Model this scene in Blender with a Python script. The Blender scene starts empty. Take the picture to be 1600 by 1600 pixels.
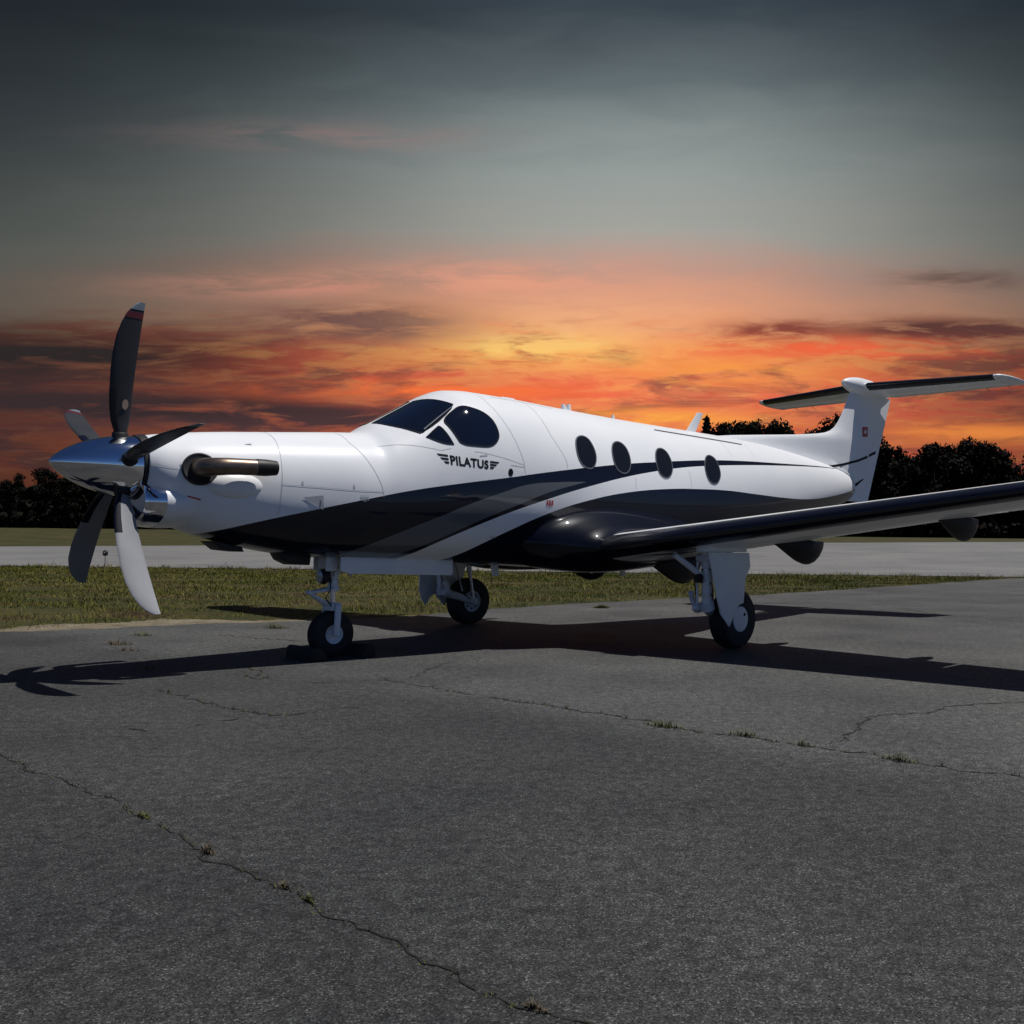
import bpy, bmesh, math, random
import numpy as np

random.seed(7); rng = np.random.default_rng(7)
sc = bpy.context.scene
COL = sc.collection

# =====================================================================================
# CAMERA, LIGHT, EXPOSURE
# =====================================================================================
PSI = 0.875                                   # heading of the parked aircraft (radians about z)
PLANE_AT = (-4.702, 7.189, 0.0)               # ground point below the spinner tip
cam = bpy.data.cameras.new('camera'); cam_ob = bpy.data.objects.new('camera', cam); COL.objects.link(cam_ob)
from mathutils import Matrix, Vector
cam_ob.matrix_world = (Matrix.Translation((0, 0, 1.059)) @ Matrix.Rotation(math.pi/2+0.0411, 4, 'X')
                       @ Matrix.Rotation(0.0112, 4, 'Z'))
cam.sensor_width = 36.0; cam.sensor_fit = 'HORIZONTAL'; cam.lens = 1463.1/1600*36.0
cam.shift_x = -229.3/1600; cam.clip_start = 0.05; cam.clip_end = 4000
sc.camera = cam_ob

vs = sc.view_settings
vs.view_transform = 'Standard'; vs.look = 'None'; vs.gamma = 1.0; vs.use_curve_mapping = False
vs.exposure = -0.36
sc.render.resolution_x = sc.render.resolution_y = 1024
sc.cycles.use_denoising = True
sc.cycles.max_bounces = 6
sc.cycles.sample_clamp_indirect = 6.0

# sun: per metre of height a shadow falls 0.32 m forward of and 0.22 m to starboard of the aircraft
cp, sp = math.cos(PSI), math.sin(PSI)
to_sun = Vector((0.32*cp+0.22*sp, 0.32*sp-0.22*cp, 1.0)).normalized()
SUN_EL = math.asin(to_sun.z); SUN_AZ = math.atan2(to_sun.x, to_sun.y)
sun = bpy.data.lights.new('sun', 'SUN'); sun.energy = 5.0; sun.angle = math.radians(0.5)
sun.color = (1.0, 0.97, 0.93)
sun_ob = bpy.data.objects.new('sun', sun); COL.objects.link(sun_ob)
sun_ob.rotation_euler = to_sun.to_track_quat('Z', 'Y').to_euler()
sun_ob.location = (0, 0, 40)

def lin(r, g, b):
    f = lambda c: (c/255/12.92) if c <= 10 else ((c/255+0.055)/1.055)**2.4
    return (f(r), f(g), f(b), 1.0)

class NT:
    """tiny helper to write shader maths"""
    def __init__(s, tree): s.t = tree
    def n(s, typ, **kw):
        o = s.t.nodes.new(typ)
        for k, v in kw.items(): setattr(o, k, v)
        return o
    def put(s, sock, v):
        if isinstance(v, bpy.types.NodeSocket): s.t.links.new(v, sock)
        elif v is not None: sock.default_value = v
    def m(s, op, a, b=None, c=None, clamp=False):
        o = s.n('ShaderNodeMath', operation=op, use_clamp=clamp)
        for i, v in enumerate((a, b, c)): s.put(o.inputs[i], v)
        return o.outputs[0]
    def mix(s, f, a, b, mode='MIX'):
        o = s.n('ShaderNodeMix', data_type='RGBA', blend_type=mode)
        s.put(o.inputs[0], f); s.put(o.inputs[6], a); s.put(o.inputs[7], b)
        return o.outputs[2]
    def step(s, v, lo, hi):
        o = s.n('ShaderNodeMapRange', interpolation_type='SMOOTHSTEP')
        s.put(o.inputs[0], v); o.inputs[1].default_value = lo; o.inputs[2].default_value = hi
        o.inputs[3].default_value = 0; o.inputs[4].default_value = 1
        return o.outputs[0]
    def xyz(s, x, y, z):
        o = s.n('ShaderNodeCombineXYZ')
        for i, v in enumerate((x, y, z)): s.put(o.inputs[i], v)
        return o.outputs[0]
    def noise(s, vec, scale=1.0, detail=5.0, rough=0.55, col=False, dist=0.0):
        o = s.n('ShaderNodeTexNoise')
        if vec is not None: s.put(o.inputs['Vector'], vec)
        o.inputs['Scale'].default_value = scale; o.inputs['Detail'].default_value = detail
        o.inputs['Roughness'].default_value = rough; o.inputs['Distortion'].default_value = dist
        return o.outputs[1 if col else 0]
    def ramp(s, f, stops):
        o = s.n('ShaderNodeValToRGB'); e = o.color_ramp.elements
        while len(e) > 1: e.remove(e[0])
        for i, (p, c) in enumerate(stops):
            k = e[0] if i == 0 else e.new(p)
            k.position = p; k.color = c if len(c) == 4 else (*c, 1)
        s.put(o.inputs[0], f); return o.outputs[0]
    def gauss(s, az, el, a0, e0, sa, se):
        a = s.m('DIVIDE', s.m('SUBTRACT', az, a0), sa); b = s.m('DIVIDE', s.m('SUBTRACT', el, e0), se)
        q = s.m('ADD', s.m('MULTIPLY', a, a), s.m('MULTIPLY', b, b))
        return s.m('EXPONENT', s.m('MULTIPLY', q, -1.0))

# ---- world: a sunset band over the tree line in front, clear sky overhead and behind
world = bpy.data.worlds.new('World'); sc.world = world; world.use_nodes = True
wt = world.node_tree; wt.nodes.clear(); W = NT(wt)
sky = W.n('ShaderNodeTexSky', sky_type='NISHITA'); sky.sun_disc = False
sky.sun_elevation = SUN_EL; sky.sun_rotation = SUN_AZ; sky.altitude = 2000; sky.air_density = 0.85; sky.dust_density = 0.2; sky.ozone_density = 4.0
tc = W.n('ShaderNodeTexCoord'); sep = W.n('ShaderNodeSeparateXYZ'); wt.links.new(tc.outputs['Generated'], sep.inputs[0])
dx, dy, dz = sep.outputs
DEG = 57.29578
el = W.m('MULTIPLY', W.m('ARCSINE', dz), DEG)
az = W.m('MULTIPLY', W.m('ARCTAN2', dx, dy), DEG)
el0 = el
el = W.m('MULTIPLY', W.m('ARCTAN2', dz, W.m('MAXIMUM', dy, .2)), DEG)      # the cloud bank stands across the field, square to +y
n_big = W.noise(W.xyz(W.m('MULTIPLY', az, .035), W.m('MULTIPLY', el, .11), 2.2), 1.0, 3, .5)
n_str = W.noise(W.xyz(W.m('MULTIPLY', az, .10), W.m('MULTIPLY', el, .46), 5.1), 1.0, 7, .58, dist=.6)
n_fin = W.noise(W.xyz(W.m('MULTIPLY', az, .21), W.m('MULTIPLY', el, 1.15), 9.7), 1.0, 8, .62, dist=.5)
n_hair = W.noise(W.xyz(W.m('MULTIPLY', az, .45), W.m('MULTIPLY', el, 2.6), 3.3), 1.0, 6, .62, dist=.4)
elw = W.m('ADD', el, W.m('MULTIPLY', W.m('SUBTRACT', n_big, .5), 3.2))
elw = W.m('ADD', elw, W.m('MULTIPLY', W.m('SUBTRACT', n_str, .5), 2.5))
f = W.m('DIVIDE', elw, 48.0, clamp=True)
P = lambda e: e/48.0
core = W.ramp(f, [(P(0), lin(150, 62, 30)), (P(5), lin(240, 140, 70)), (P(7.5), lin(230, 118, 82)), (P(10), lin(244, 134, 88)),
                  (P(12), lin(248, 158, 92)), (P(14.2), lin(230, 160, 124)), (P(16.6), lin(196, 154, 138)), (P(19), lin(166, 165, 158)),
                  (P(22.5), lin(150, 158, 156)), (P(27), lin(100, 111, 115)), (P(31), lin(60, 69, 74)), (P(45), lin(46, 57, 74))])
side = W.ramp(f, [(P(0), lin(52, 28, 22)), (P(6), lin(78, 46, 40)), (P(8.5), lin(58, 43, 42)), (P(11), lin(66, 48, 46)), (P(12.6), lin(64, 58, 54)), (P(14), lin(84, 84, 78)),
                  (P(18), lin(80, 84, 80)), (P(24), lin(48, 54, 57)), (P(31), lin(32, 38, 43)), (P(45), lin(44, 54, 70))])
G = W.m('EXPONENT', W.m('MULTIPLY', W.m('POWER', W.m('ABSOLUTE', W.m('DIVIDE', W.m('ADD', az, 1.5), 20.5)), 2.2), -1.0))
colr = W.mix(G, side, core)
band = W.m('MULTIPLY', W.step(el, 2.0, 5.0), W.m('SUBTRACT', 1.0, W.step(el, 11.8, 14.8)))
# lit red streaks, then mauve cloud bars
red = W.mix(G, lin(74, 42, 38), lin(238, 104, 82))
colr = W.mix(W.m('MULTIPLY', W.m('MULTIPLY', W.step(n_fin, .46, .58), band), .85), colr, red)
mauve = W.mix(G, lin(54, 42, 42), lin(140, 78, 72))
colr = W.mix(W.m('MULTIPLY', W.m('MULTIPLY', W.step(n_str, .51, .62), band), .85), colr, mauve)
colr = W.mix(W.m('MULTIPLY', W.m('MULTIPLY', W.step(n_hair, .50, .66), band), .45), colr, W.mix(G, lin(70, 46, 44), lin(206, 84, 62)))
colr = W.mix(W.m('MULTIPLY', W.m('MULTIPLY', W.m('SUBTRACT', 1.0, W.step(n_hair, .34, .46)), band), .40), colr, W.mix(G, lin(84, 56, 50), lin(252, 168, 96)))
shape = W.step(n_fin, .30, .62)
def cloud(a0, e0, sa, se, c, amt):
    global colr
    g = W.m('MULTIPLY', W.m('MULTIPLY', W.gauss(az, el, a0, e0, sa, se), shape), amt, clamp=True)
    colr = W.mix(g, colr, c)
cloud(-7.0, 12.3, 6.5, 1.1, lin(255, 206, 110), 1.35)
cloud(-1.0, 8.0, 8.0, .7, lin(255, 176, 72), .9)
cloud(4.0, 11.0, 7.0, 1.0, lin(252, 160, 74), .9)
cloud(19.0, 7.4, 7.0, .7, lin(232, 138, 66), .9)
cloud(-17.5, 13.6, 6.0, 1.1, lin(104, 74, 72), 1.5)
cloud(-22.5, 7.8, 9.0, 1.1, lin(80, 56, 58), 1.5)
cloud(-5.0, 13.7, 9.0, 1.5, lin(244, 182, 134), .7)
cloud(-33.0, 11.4, 9.0, 1.3, lin(46, 40, 40), 1.2)
cloud(-30.0, 8.6, 10.0, 1.2, lin(56, 44, 46), 1.4)
cloud(7.2, 13.3, 3.4, .7, lin(140, 74, 62), 1.4)
cloud(17.5, 13.5, 6.5, .7, lin(92, 58, 54), 1.4)
cloud(18.0, 16.5, 3.5, .6, lin(96, 76, 70), .9)
cloud(-13.0, 9.6, 9.0, .6, lin(250, 118, 62), 1.1)
cloud(10.0, 12.4, 8.0, .6, lin(240, 104, 66), 1.0)
cloud(-19.0, 24.0, 8.0, .7, lin(150, 122, 120), .5)
cloud(-21.0, 15.6, 7.0, .7, lin(196, 136, 118), .9)
cloud(-9.0, 16.2, 8.0, 1.0, lin(232, 160, 132), .8)
# where the sunset sky gives way to the clear one
Wm = W.m('MULTIPLY', W.m('SUBTRACT', 1.0, W.step(el0, 26.0, 55.0)),
         W.m('SUBTRACT', 1.0, W.step(W.m('ABSOLUTE', W.m('ADD', az, 7.0)), 45.0, 100.0)))
bgA = W.n('ShaderNodeBackground'); wt.links.new(W.mix(1.0, sky.outputs[0], (.72, .92, 1.25, 1), 'MULTIPLY'), bgA.inputs[0]); bgA.inputs[1].default_value = 0.05
bgB = W.n('ShaderNodeBackground'); wt.links.new(colr, bgB.inputs[0]); bgB.inputs[1].default_value = 1.26
mx = W.n('ShaderNodeMixShader'); wt.links.new(Wm, mx.inputs[0]); wt.links.new(bgA.outputs[0], mx.inputs[1]); wt.links.new(bgB.outputs[0], mx.inputs[2])
wo = W.n('ShaderNodeOutputWorld'); wt.links.new(mx.outputs[0], wo.inputs[0])

# =====================================================================================
# BODY SHAPE
# =====================================================================================
# ---- airframe body: cross-sections along the aircraft (x aft from the spinner tip, y starboard, z up)
#       x     top    bottom  half   zmid  n_up n_low
FS = [(0.630, 1.950, 1.400, 0.285, 1.690, 2.0, 2.0),
      (0.700, 1.968, 1.325, 0.330, 1.660, 2.0, 2.0),
      (0.850, 1.995, 1.245, 0.385, 1.625, 2.0, 2.1),
      (1.000, 2.018, 1.185, 0.425, 1.605, 2.0, 2.2),
      (1.300, 2.055, 1.095, 0.475, 1.580, 2.0, 2.3),
      (1.600, 2.085, 1.033, 0.515, 1.560, 2.1, 2.4),
      (2.000, 2.125, 0.975, 0.565, 1.550, 2.1, 2.5),
      (2.400, 2.165, 0.950, 0.620, 1.540, 2.1, 2.6),
      (2.600, 2.185, 0.945, 0.637, 1.540, 2.1, 2.6),
      (2.760, 2.275, 0.940, 0.662, 1.545, 2.1, 2.6),
      (3.040, 2.435, 0.935, 0.705, 1.560, 2.1, 2.6),
      (3.270, 2.570, 0.930, 0.740, 1.590, 2.1, 2.6),
      (3.440, 2.668, 0.925, 0.762, 1.620, 2.1, 2.6),
      (3.650, 2.745, 0.915, 0.788, 1.660, 2.1, 2.6),
      (3.950, 2.770, 0.900, 0.812, 1.700, 2.1, 2.6),
      (4.400, 2.772, 0.875, 0.835, 1.730, 2.1, 2.6),
      (5.200, 2.757, 0.840, 0.845, 1.740, 2.1, 2.6),
      (6.500, 2.745, 0.820, 0.845, 1.740, 2.1, 2.5),
      (7.500, 2.750, 0.850, 0.840, 1.750, 2.1, 2.4),
      (8.500, 2.755, 0.970, 0.790, 1.800, 2.1, 2.2),
      (9.500, 2.740, 1.170, 0.690, 1.900, 2.1, 2.1),
      (10.50, 2.690, 1.420, 0.550, 2.020, 2.1, 2.0),
      (11.50, 2.610, 1.690, 0.390, 2.130, 2.1, 2.0),
      (12.20, 2.530, 1.880, 0.260, 2.200, 2.0, 2.0),
      (12.60, 2.460, 2.000, 0.165, 2.230, 2.0, 2.0),
      (12.78, 2.400, 2.090, 0.090, 2.240, 2.0, 2.0)]
_F = np.array(FS)
def _pchip(x, y, q):
    h = np.diff(x); d = np.diff(y)/h
    m = np.zeros_like(y)
    for i in range(1, len(y)-1):
        if d[i-1]*d[i] > 0:
            w1 = 2*h[i]+h[i-1]; w2 = h[i]+2*h[i-1]
            m[i] = (w1+w2)/(w1/d[i-1]+w2/d[i])
    m[0] = d[0]; m[-1] = d[-1]
    q = np.asarray(q, float); i = np.clip(np.searchsorted(x, q)-1, 0, len(x)-2)
    t = (q-x[i])/h[i]; t2 = t*t; t3 = t2*t
    return (2*t3-3*t2+1)*y[i]+(t3-2*t2+t)*h[i]*m[i]+(-2*t3+3*t2)*y[i+1]+(t3-t2)*h[i]*m[i+1]
def fsec(x):
    x = np.clip(x, FS[0][0], FS[-1][0])
    return [_pchip(_F[:, 0], _F[:, k], x) for k in range(1, 7)]
def fpt(x, th):
    """body surface; th=0 port side, pi/2 top, pi starboard, 3pi/2 belly"""
    zt, zb, w, zm, nu, nl = fsec(x)
    c, s = np.cos(th), np.sin(th)
    n = np.where(s >= 0, nu, nl); H = np.where(s >= 0, zt-zm, zm-zb)
    y = -w*np.sign(c)*np.abs(c)**(2/n); z = zm+H*np.sign(s)*np.abs(s)**(2/n)
    return np.stack([np.broadcast_to(x, np.shape(y)).astype(float), y, z], -1)
def fnrm(x, th):
    e = 1e-3
    a = fpt(x+e, th)-fpt(x-e, th); b = fpt(x, th+e)-fpt(x, th-e)
    n = np.cross(a, b); n /= np.linalg.norm(n, axis=-1, keepdims=True)+1e-12
    c = fpt(x, th); zt, zb, w, zm, nu, nl = fsec(x)
    d = c.copy(); d[..., 0] = 0; d[..., 2] -= zm
    s = np.sign((n*d).sum(-1)); return n*s[..., None]
def fth(x, z):
    """angle on the port side at height z"""
    zt, zb, w, zm, nu, nl = fsec(x)
    u = np.where(z >= zm, (z-zm)/(zt-zm), (z-zm)/(zm-zb)); n = np.where(z >= zm, nu, nl)
    u = np.clip(u, -1, 1)
    return np.arcsin(np.sign(u)*np.abs(u)**(n/2))

# =====================================================================================
# HELPERS
# =====================================================================================
def tag(o, label=None, cat=None, group=None, kind=None):
    for k, v in (('label', label), ('category', cat), ('group', group), ('kind', kind)):
        if v: o[k] = v
    return o
def empty(name, loc=(0, 0, 0), rz=0.0):
    o = bpy.data.objects.new(name, None); COL.objects.link(o); o.location = loc; o.rotation_euler = (0, 0, rz)
    o.empty_display_size = .2
    return o
class MB:
    def __init__(s): s.v = []; s.f = []
    def add(s, vs, fs):
        k = len(s.v); s.v += [tuple(map(float, p)) for p in vs]; s.f += [tuple(i+k for i in q) for q in fs]; return s
    def loft(s, rings, closed=True, cap0=False, cap1=False):
        n = len(rings[0]); vs = [p for r in rings for p in r]; fs = []
        m = n if closed else n-1
        for i in range(len(rings)-1):
            for j in range(m):
                a, b = i*n+j, i*n+(j+1) % n
                fs.append((a, b, b+n, a+n))
        if cap0: fs.append(tuple(range(n))[::-1])
        if cap1: fs.append(tuple((len(rings)-1)*n+j for j in range(n)))
        return s.add(vs, fs)
    def tube(s, pts, rad, n=12, cap=True, sq=1.0):
        pts = [np.array(p, float) for p in pts]; rad = [rad]*len(pts) if np.isscalar(rad) else rad
        rings = []; up0 = np.array((0, 0, 1.)); prev = None
        for i, p in enumerate(pts):
            d = pts[min(i+1, len(pts)-1)]-pts[max(i-1, 0)]; d = d/np.linalg.norm(d)
            ref = prev if prev is not None else (up0 if abs(d[2]) < .9 else np.array((1., 0, 0)))
            a = ref-d*(ref@d); a /= np.linalg.norm(a); b = np.cross(d, a); prev = a
            rings.append([p+rad[i]*(math.cos(t)*a+sq*math.sin(t)*b) for t in np.linspace(0, 2*math.pi, n, endpoint=False)])
        return s.loft(rings, True, cap, cap)
    def lathe(s, prof, c=(0, 0, 0), axis='y', n=28, sy=1.0, sz=1.0, cap0=False, cap1=False):
        rings = []
        for a, r in prof:
            ring = []
            for t in np.linspace(0, 2*math.pi, n, endpoint=False):
                u, w = r*math.cos(t)*sy, r*math.sin(t)*sz
                p = {'x': (a, u, w), 'y': (u, a, w), 'z': (u, w, a)}[axis]
                ring.append((c[0]+p[0], c[1]+p[1], c[2]+p[2]))
            rings.append(ring)
        return s.loft(rings, True, cap0, cap1)
    def box(s, c, size, R=None):
        vs = []
        for sx in (-.5, .5):
            for sy in (-.5, .5):
                for sz in (-.5, .5):
                    p = Vector((sx*size[0], sy*size[1], sz*size[2]))
                    if R is not None: p = R @ p
                    vs.append((c[0]+p.x, c[1]+p.y, c[2]+p.z))
        return s.add(vs, [(0, 1, 3, 2), (4, 6, 7, 5), (0, 4, 5, 1), (2, 3, 7, 6), (0, 2, 6, 4), (1, 5, 7, 3)])
    def prism(s, poly, y0, y1):
        """poly in (x, z), extruded along y"""
        n = len(poly); vs = [(x, y0, z) for x, z in poly]+[(x, y1, z) for x, z in poly]
        fs = [tuple(range(n)), tuple(range(2*n-1, n-1, -1))]+[(i, (i+1) % n+0, (i+1) % n+n, i+n) for i in range(n)]
        return s.add(vs, fs)
    def ell(s, c, r, n=20, m=12):
        rings = []
        for i in range(1, m):
            a = math.pi*i/m
            rings.append([(c[0]+r[0]*math.cos(a), c[1]+r[1]*math.sin(a)*math.cos(t), c[2]+r[2]*math.sin(a)*math.sin(t))
                          for t in np.linspace(0, 2*math.pi, n, endpoint=False)])
        return s.loft(rings, True, True, True)
    def build(s, name, mat, parent=None, smooth=True, bevel=0.0, angle=40, seg=2, recalc=True):
        me = bpy.data.meshes.new(name); me.from_pydata(s.v, [], s.f)
        bm = bmesh.new(); bm.from_mesh(me)
        if recalc: bmesh.ops.recalc_face_normals(bm, faces=bm.faces)
        if bevel > 0:
            es = [e for e in bm.edges if len(e.link_faces) == 2 and e.calc_face_angle(0) > .5]
            bmesh.ops.bevel(bm, geom=es, offset=bevel, segments=seg, affect='EDGES', profile=.5)
        bm.to_mesh(me); bm.free()
        if smooth:
            me.polygons.foreach_set('use_smooth', [True]*len(me.polygons)); me.set_sharp_from_angle(angle=math.radians(angle))
        me.materials.append(mat)
        o = bpy.data.objects.new(name, me); COL.objects.link(o)
        if parent is not None: o.parent = parent
        return o
def chaikin(p, it=2):
    p = [np.array(q, float) for q in p]
    for _ in range(it):
        q = []
        for i in range(len(p)):
            a, b = p[i], p[(i+1) % len(p)]; q += [a*.75+b*.25, a*.25+b*.75]
        p = q
    return np.array(p)

# ---- materials
def mat(name, col, rough=.5, metal=0.0, coat=0.0, coat_rough=.05, spec=.5, bump=0.0, bscale=40.0, vary=0.0):
    m = bpy.data.materials.new(name); m.use_nodes = True; t = m.node_tree; b = t.nodes['Principled BSDF']
    b.inputs['Base Color'].default_value = (*col, 1); b.inputs['Roughness'].default_value = rough; b.inputs['Metallic'].default_value = metal
    b.inputs['Coat Weight'].default_value = coat; b.inputs['Coat Roughness'].default_value = coat_rough
    b.inputs['Specular IOR Level'].default_value = spec
    k = NT(t); tcn = k.n('ShaderNodeTexCoord')
    if vary > 0:
        v = k.noise(tcn.outputs['Object'], bscale*.12, 4, .6)
        c = k.mix(k.step(v, .3, .7), tuple(max(0, x*(1-vary)) for x in col)+(1,), tuple(x*(1+vary*.6) for x in col)+(1,))
        t.links.new(c, b.inputs['Base Color'])
        r = k.m('ADD', rough*.8, k.m('MULTIPLY', k.noise(tcn.outputs['Object'], bscale*.2, 4), rough*.4)); t.links.new(r, b.inputs['Roughness'])
    if bump > 0:
        bn = k.n('ShaderNodeBump'); bn.inputs['Strength'].default_value = bump; bn.inputs['Distance'].default_value = .01
        t.links.new(k.noise(tcn.outputs['Object'], bscale, 5, .6), bn.inputs['Height']); t.links.new(bn.outputs[0], b.inputs['Normal'])
    return m
M = {}
M['white'] = mat('white_paint', (.84, .85, .86), .36, coat=.22, spec=.35, vary=.03, bscale=8)
M['navy'] = mat('black_gloss_paint', (.005, .006, .012), .32, coat=.5, coat_rough=.035, spec=.05)
M['boot'] = mat('deice_rubber', (.007, .007, .013), .24, spec=.5, bump=.03, bscale=30)
M['chrome'] = mat('polished_metal', (.80, .80, .82), .07, metal=1.0, bump=.015, bscale=4)
M['blade'] = mat('grey_blade_paint', (.25, .255, .27), .40, vary=.10, bscale=25)
M['bladef'] = mat('dark_blade_paint', (.030, .031, .036), .45, spec=.3, vary=.12, bscale=25)
M['tan'] = mat('tan_decal', (.34, .24, .18), .5)
M['black'] = mat('matt_black', (.008, .008, .009), .6)
M['rubber'] = mat('tyre_rubber', (.012, .012, .013), .75, bump=.2, bscale=60, vary=.2)
M['gear'] = mat('gear_paint', (.68, .70, .74), .38, vary=.10, bscale=40)
M['gearw'] = mat('gear_door_paint', (.78, .80, .82), .35, coat=.3, vary=.06, bscale=20)
M['steel'] = mat('bare_steel', (.45, .46, .48), .28, metal=1.0, vary=.15, bscale=50)
M['chromerod'] = mat('oleo_chrome', (.75, .76, .78), .1, metal=1.0)
M['exhaust'] = mat('heat_stained_steel', (.24, .18, .135), .36, metal=.85, vary=.35, bscale=40)
M['soot'] = mat('sooty_steel', (.02, .018, .017), .5, metal=.4)
M['glass'] = mat('dark_tinted_glass', (.004, .005, .009), .03, spec=.8, coat=1.0, coat_rough=.02)
M['glassw'] = mat('cabin_window_glass', (.010, .011, .014), .05, spec=.5, bump=.02, bscale=3)
M['seal'] = mat('window_seal', (.010, .010, .012), .75, spec=.15)
M['frame'] = mat('window_frame_paint', (.10, .105, .115), .5)
M['seam'] = mat('panel_gap', (.50, .515, .54), .6)
M['dark'] = mat('dark_trim', (.08, .085, .095), .5)
M['print'] = mat('black_print', (.006, .006, .008), .5, spec=.15)
M['redp'] = mat('red_print', (.45, .02, .03), .4)
M['pink'] = mat('red_tip_paint', (.10, .006, .016), .45)
M['tip'] = mat('white_tip_paint', (.75, .75, .76), .4)
M['btip'] = mat('grey_tip_paint', (.18, .21, .24), .4)
M['pod'] = mat('pod_black_paint', (.006, .006, .008), .45, spec=.2)
M['lens'] = mat('lamp_lens', (.30, .31, .32), .08, spec=.8, coat=.6)
M['chock'] = mat('chock_wood', (.022, .018, .014), .8, bump=.3, bscale=30, vary=.3)
M['podglass'] = mat('lamp_pod_cover', (.30, .31, .32), .15, spec=.7)

def livery():
    m = bpy.data.materials.new('fuselage_livery'); m.use_nodes = True; t = m.node_tree; b = t.nodes['Principled BSDF']; k = NT(t)
    tcn = k.n('ShaderNodeTexCoord'); sp_ = k.n('ShaderNodeSeparateXYZ'); t.links.new(tcn.outputs['Object'], sp_.inputs[0])
    X, Y, Z = sp_.outputs
    xn = k.m('DIVIDE', X, 13.0)
    def curve(pts):
        c = k.n('ShaderNodeFloatCurve'); cu = c.mapping.curves[0]; c.mapping.use_clip = False
        pts = [(x/13.0, z/4.0) for x, z in pts]
        cu.points[0].location = pts[0]; cu.points[1].location = pts[-1]
        for p in pts[1:-1]: cu.points.new(*p)
        for p in cu.points: p.handle_type = 'AUTO'
        c.mapping.update(); c.inputs[0].default_value = 1.0
        t.links.new(xn, c.inputs[1])
        return k.m('MULTIPLY', c.outputs[0], 4.0)
    def below(cv): return k.m('LESS_THAN', Z, cv)
    c1 = curve([(0, .90), (.80, 1.07), (.95, 1.118), (1.134, 1.169), (1.442, 1.262), (1.964, 1.397), (2.50, 1.527), (2.82, 1.601), (3.35, 1.700), (3.659, 1.752), (3.978, 1.804),
                (4.205, 1.845), (4.602, 1.912), (5.116, 1.992), (5.831, 2.093), (6.289, 2.146), (6.695, 2.192), (7.366, 2.260), (8.015, 2.312), (9.487, 2.395), (11.473, 2.502), (13.0, 2.56)])
    c2 = curve([(0, .5), (2.6, .70), (3.029, .995), (3.146, 1.075), (3.517, 1.258), (3.966, 1.435), (4.499, 1.607), (5.099, 1.774), (5.795, 1.938), (6.249, 2.025), (6.701, 2.100),
                (7.231, 2.168), (7.966, 2.240), (9.449, 2.357), (11.43, 2.484), (13.0, 2.55)])
    c3 = curve([(0, .5), (3.1, .65), (3.535, .963), (3.721, 1.095), (4.017, 1.250), (4.514, 1.452), (5.105, 1.618), (5.785, 1.747), (6.531, 1.828), (7.153, 1.862), (7.843, 1.880),
                (8.48, 1.872), (9.5, 1.868), (10.312, 1.893), (11.269, 1.985), (12.48, 2.17), (13.0, 2.28)])
    gu = curve([(0, .5), (2.0, .84), (2.439, 1.046), (2.857, 1.242), (3.234, 1.402), (3.58, 1.543), (3.895, 1.650), (4.204, 1.742), (4.596, 1.790), (5.037, 1.821), (5.3, 1.83), (13, 1.9)])
    gl = curve([(0, .5), (2.5, .80), (2.98, 1.033), (3.304, 1.196), (3.721, 1.387), (4.112, 1.535), (4.495, 1.676), (5.037, 1.818), (5.3, 1.88), (13, 2.2)])
    black = below(c1)
    wh2 = k.m('MULTIPLY', below(c2), k.m('SUBTRACT', 1.0, below(c3)))
    black = k.m('MULTIPLY', black, k.m('SUBTRACT', 1.0, wh2))
    grey = k.m('MULTIPLY', k.m('MULTIPLY', below(gu), k.m('SUBTRACT', 1.0, below(gl))), black)
    nz = k.noise(tcn.outputs['Object'], 1.2, 4, .6)
    white = k.mix(k.step(nz, .3, .7), (.82, .83, .845, 1), (.86, .865, .87, 1))
    c = k.mix(black, white, (.006, .007, .015, 1)); c = k.mix(grey, c, (.115, .120, .127, 1))
    t.links.new(c, b.inputs['Base Color'])
    b.inputs['Roughness'].default_value = .34; b.inputs['Specular IOR Level'].default_value = .12; b.inputs['Coat Roughness'].default_value = .035
    t.links.new(k.m('ADD', .15, k.m('MULTIPLY', black, .45)), b.inputs['Coat Weight'])
    bn = k.n('ShaderNodeBump'); bn.inputs['Strength'].default_value = .09; bn.inputs['Distance'].default_value = .02
    t.links.new(k.noise(tcn.outputs['Object'], 3.0, 3, .5), bn.inputs['Height'])
    t.links.new(bn.outputs[0], b.inputs['Normal']); t.links.new(bn.outputs[0], b.inputs['Coat Normal'])
    return m
M['livery'] = livery()

# =====================================================================================
# THE SETTING: field, apron, taxiway
# =====================================================================================
def terr(x, y):
    x = np.asarray(x, float); y = np.asarray(y, float)
    sl = np.clip(.0502+.00049*np.clip(x, -60, 40), .02, .07)
    z75 = 32*sl
    a = np.clip(y-43, 0, 32)*sl
    t = np.clip((y-75)/60, 0, 1); t = t*t*(3-2*t)*.5+t*.5
    return np.where(y > 75, z75+(3.35-z75)*t, a)+np.clip(y-140, 0, 400)*.03

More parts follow.
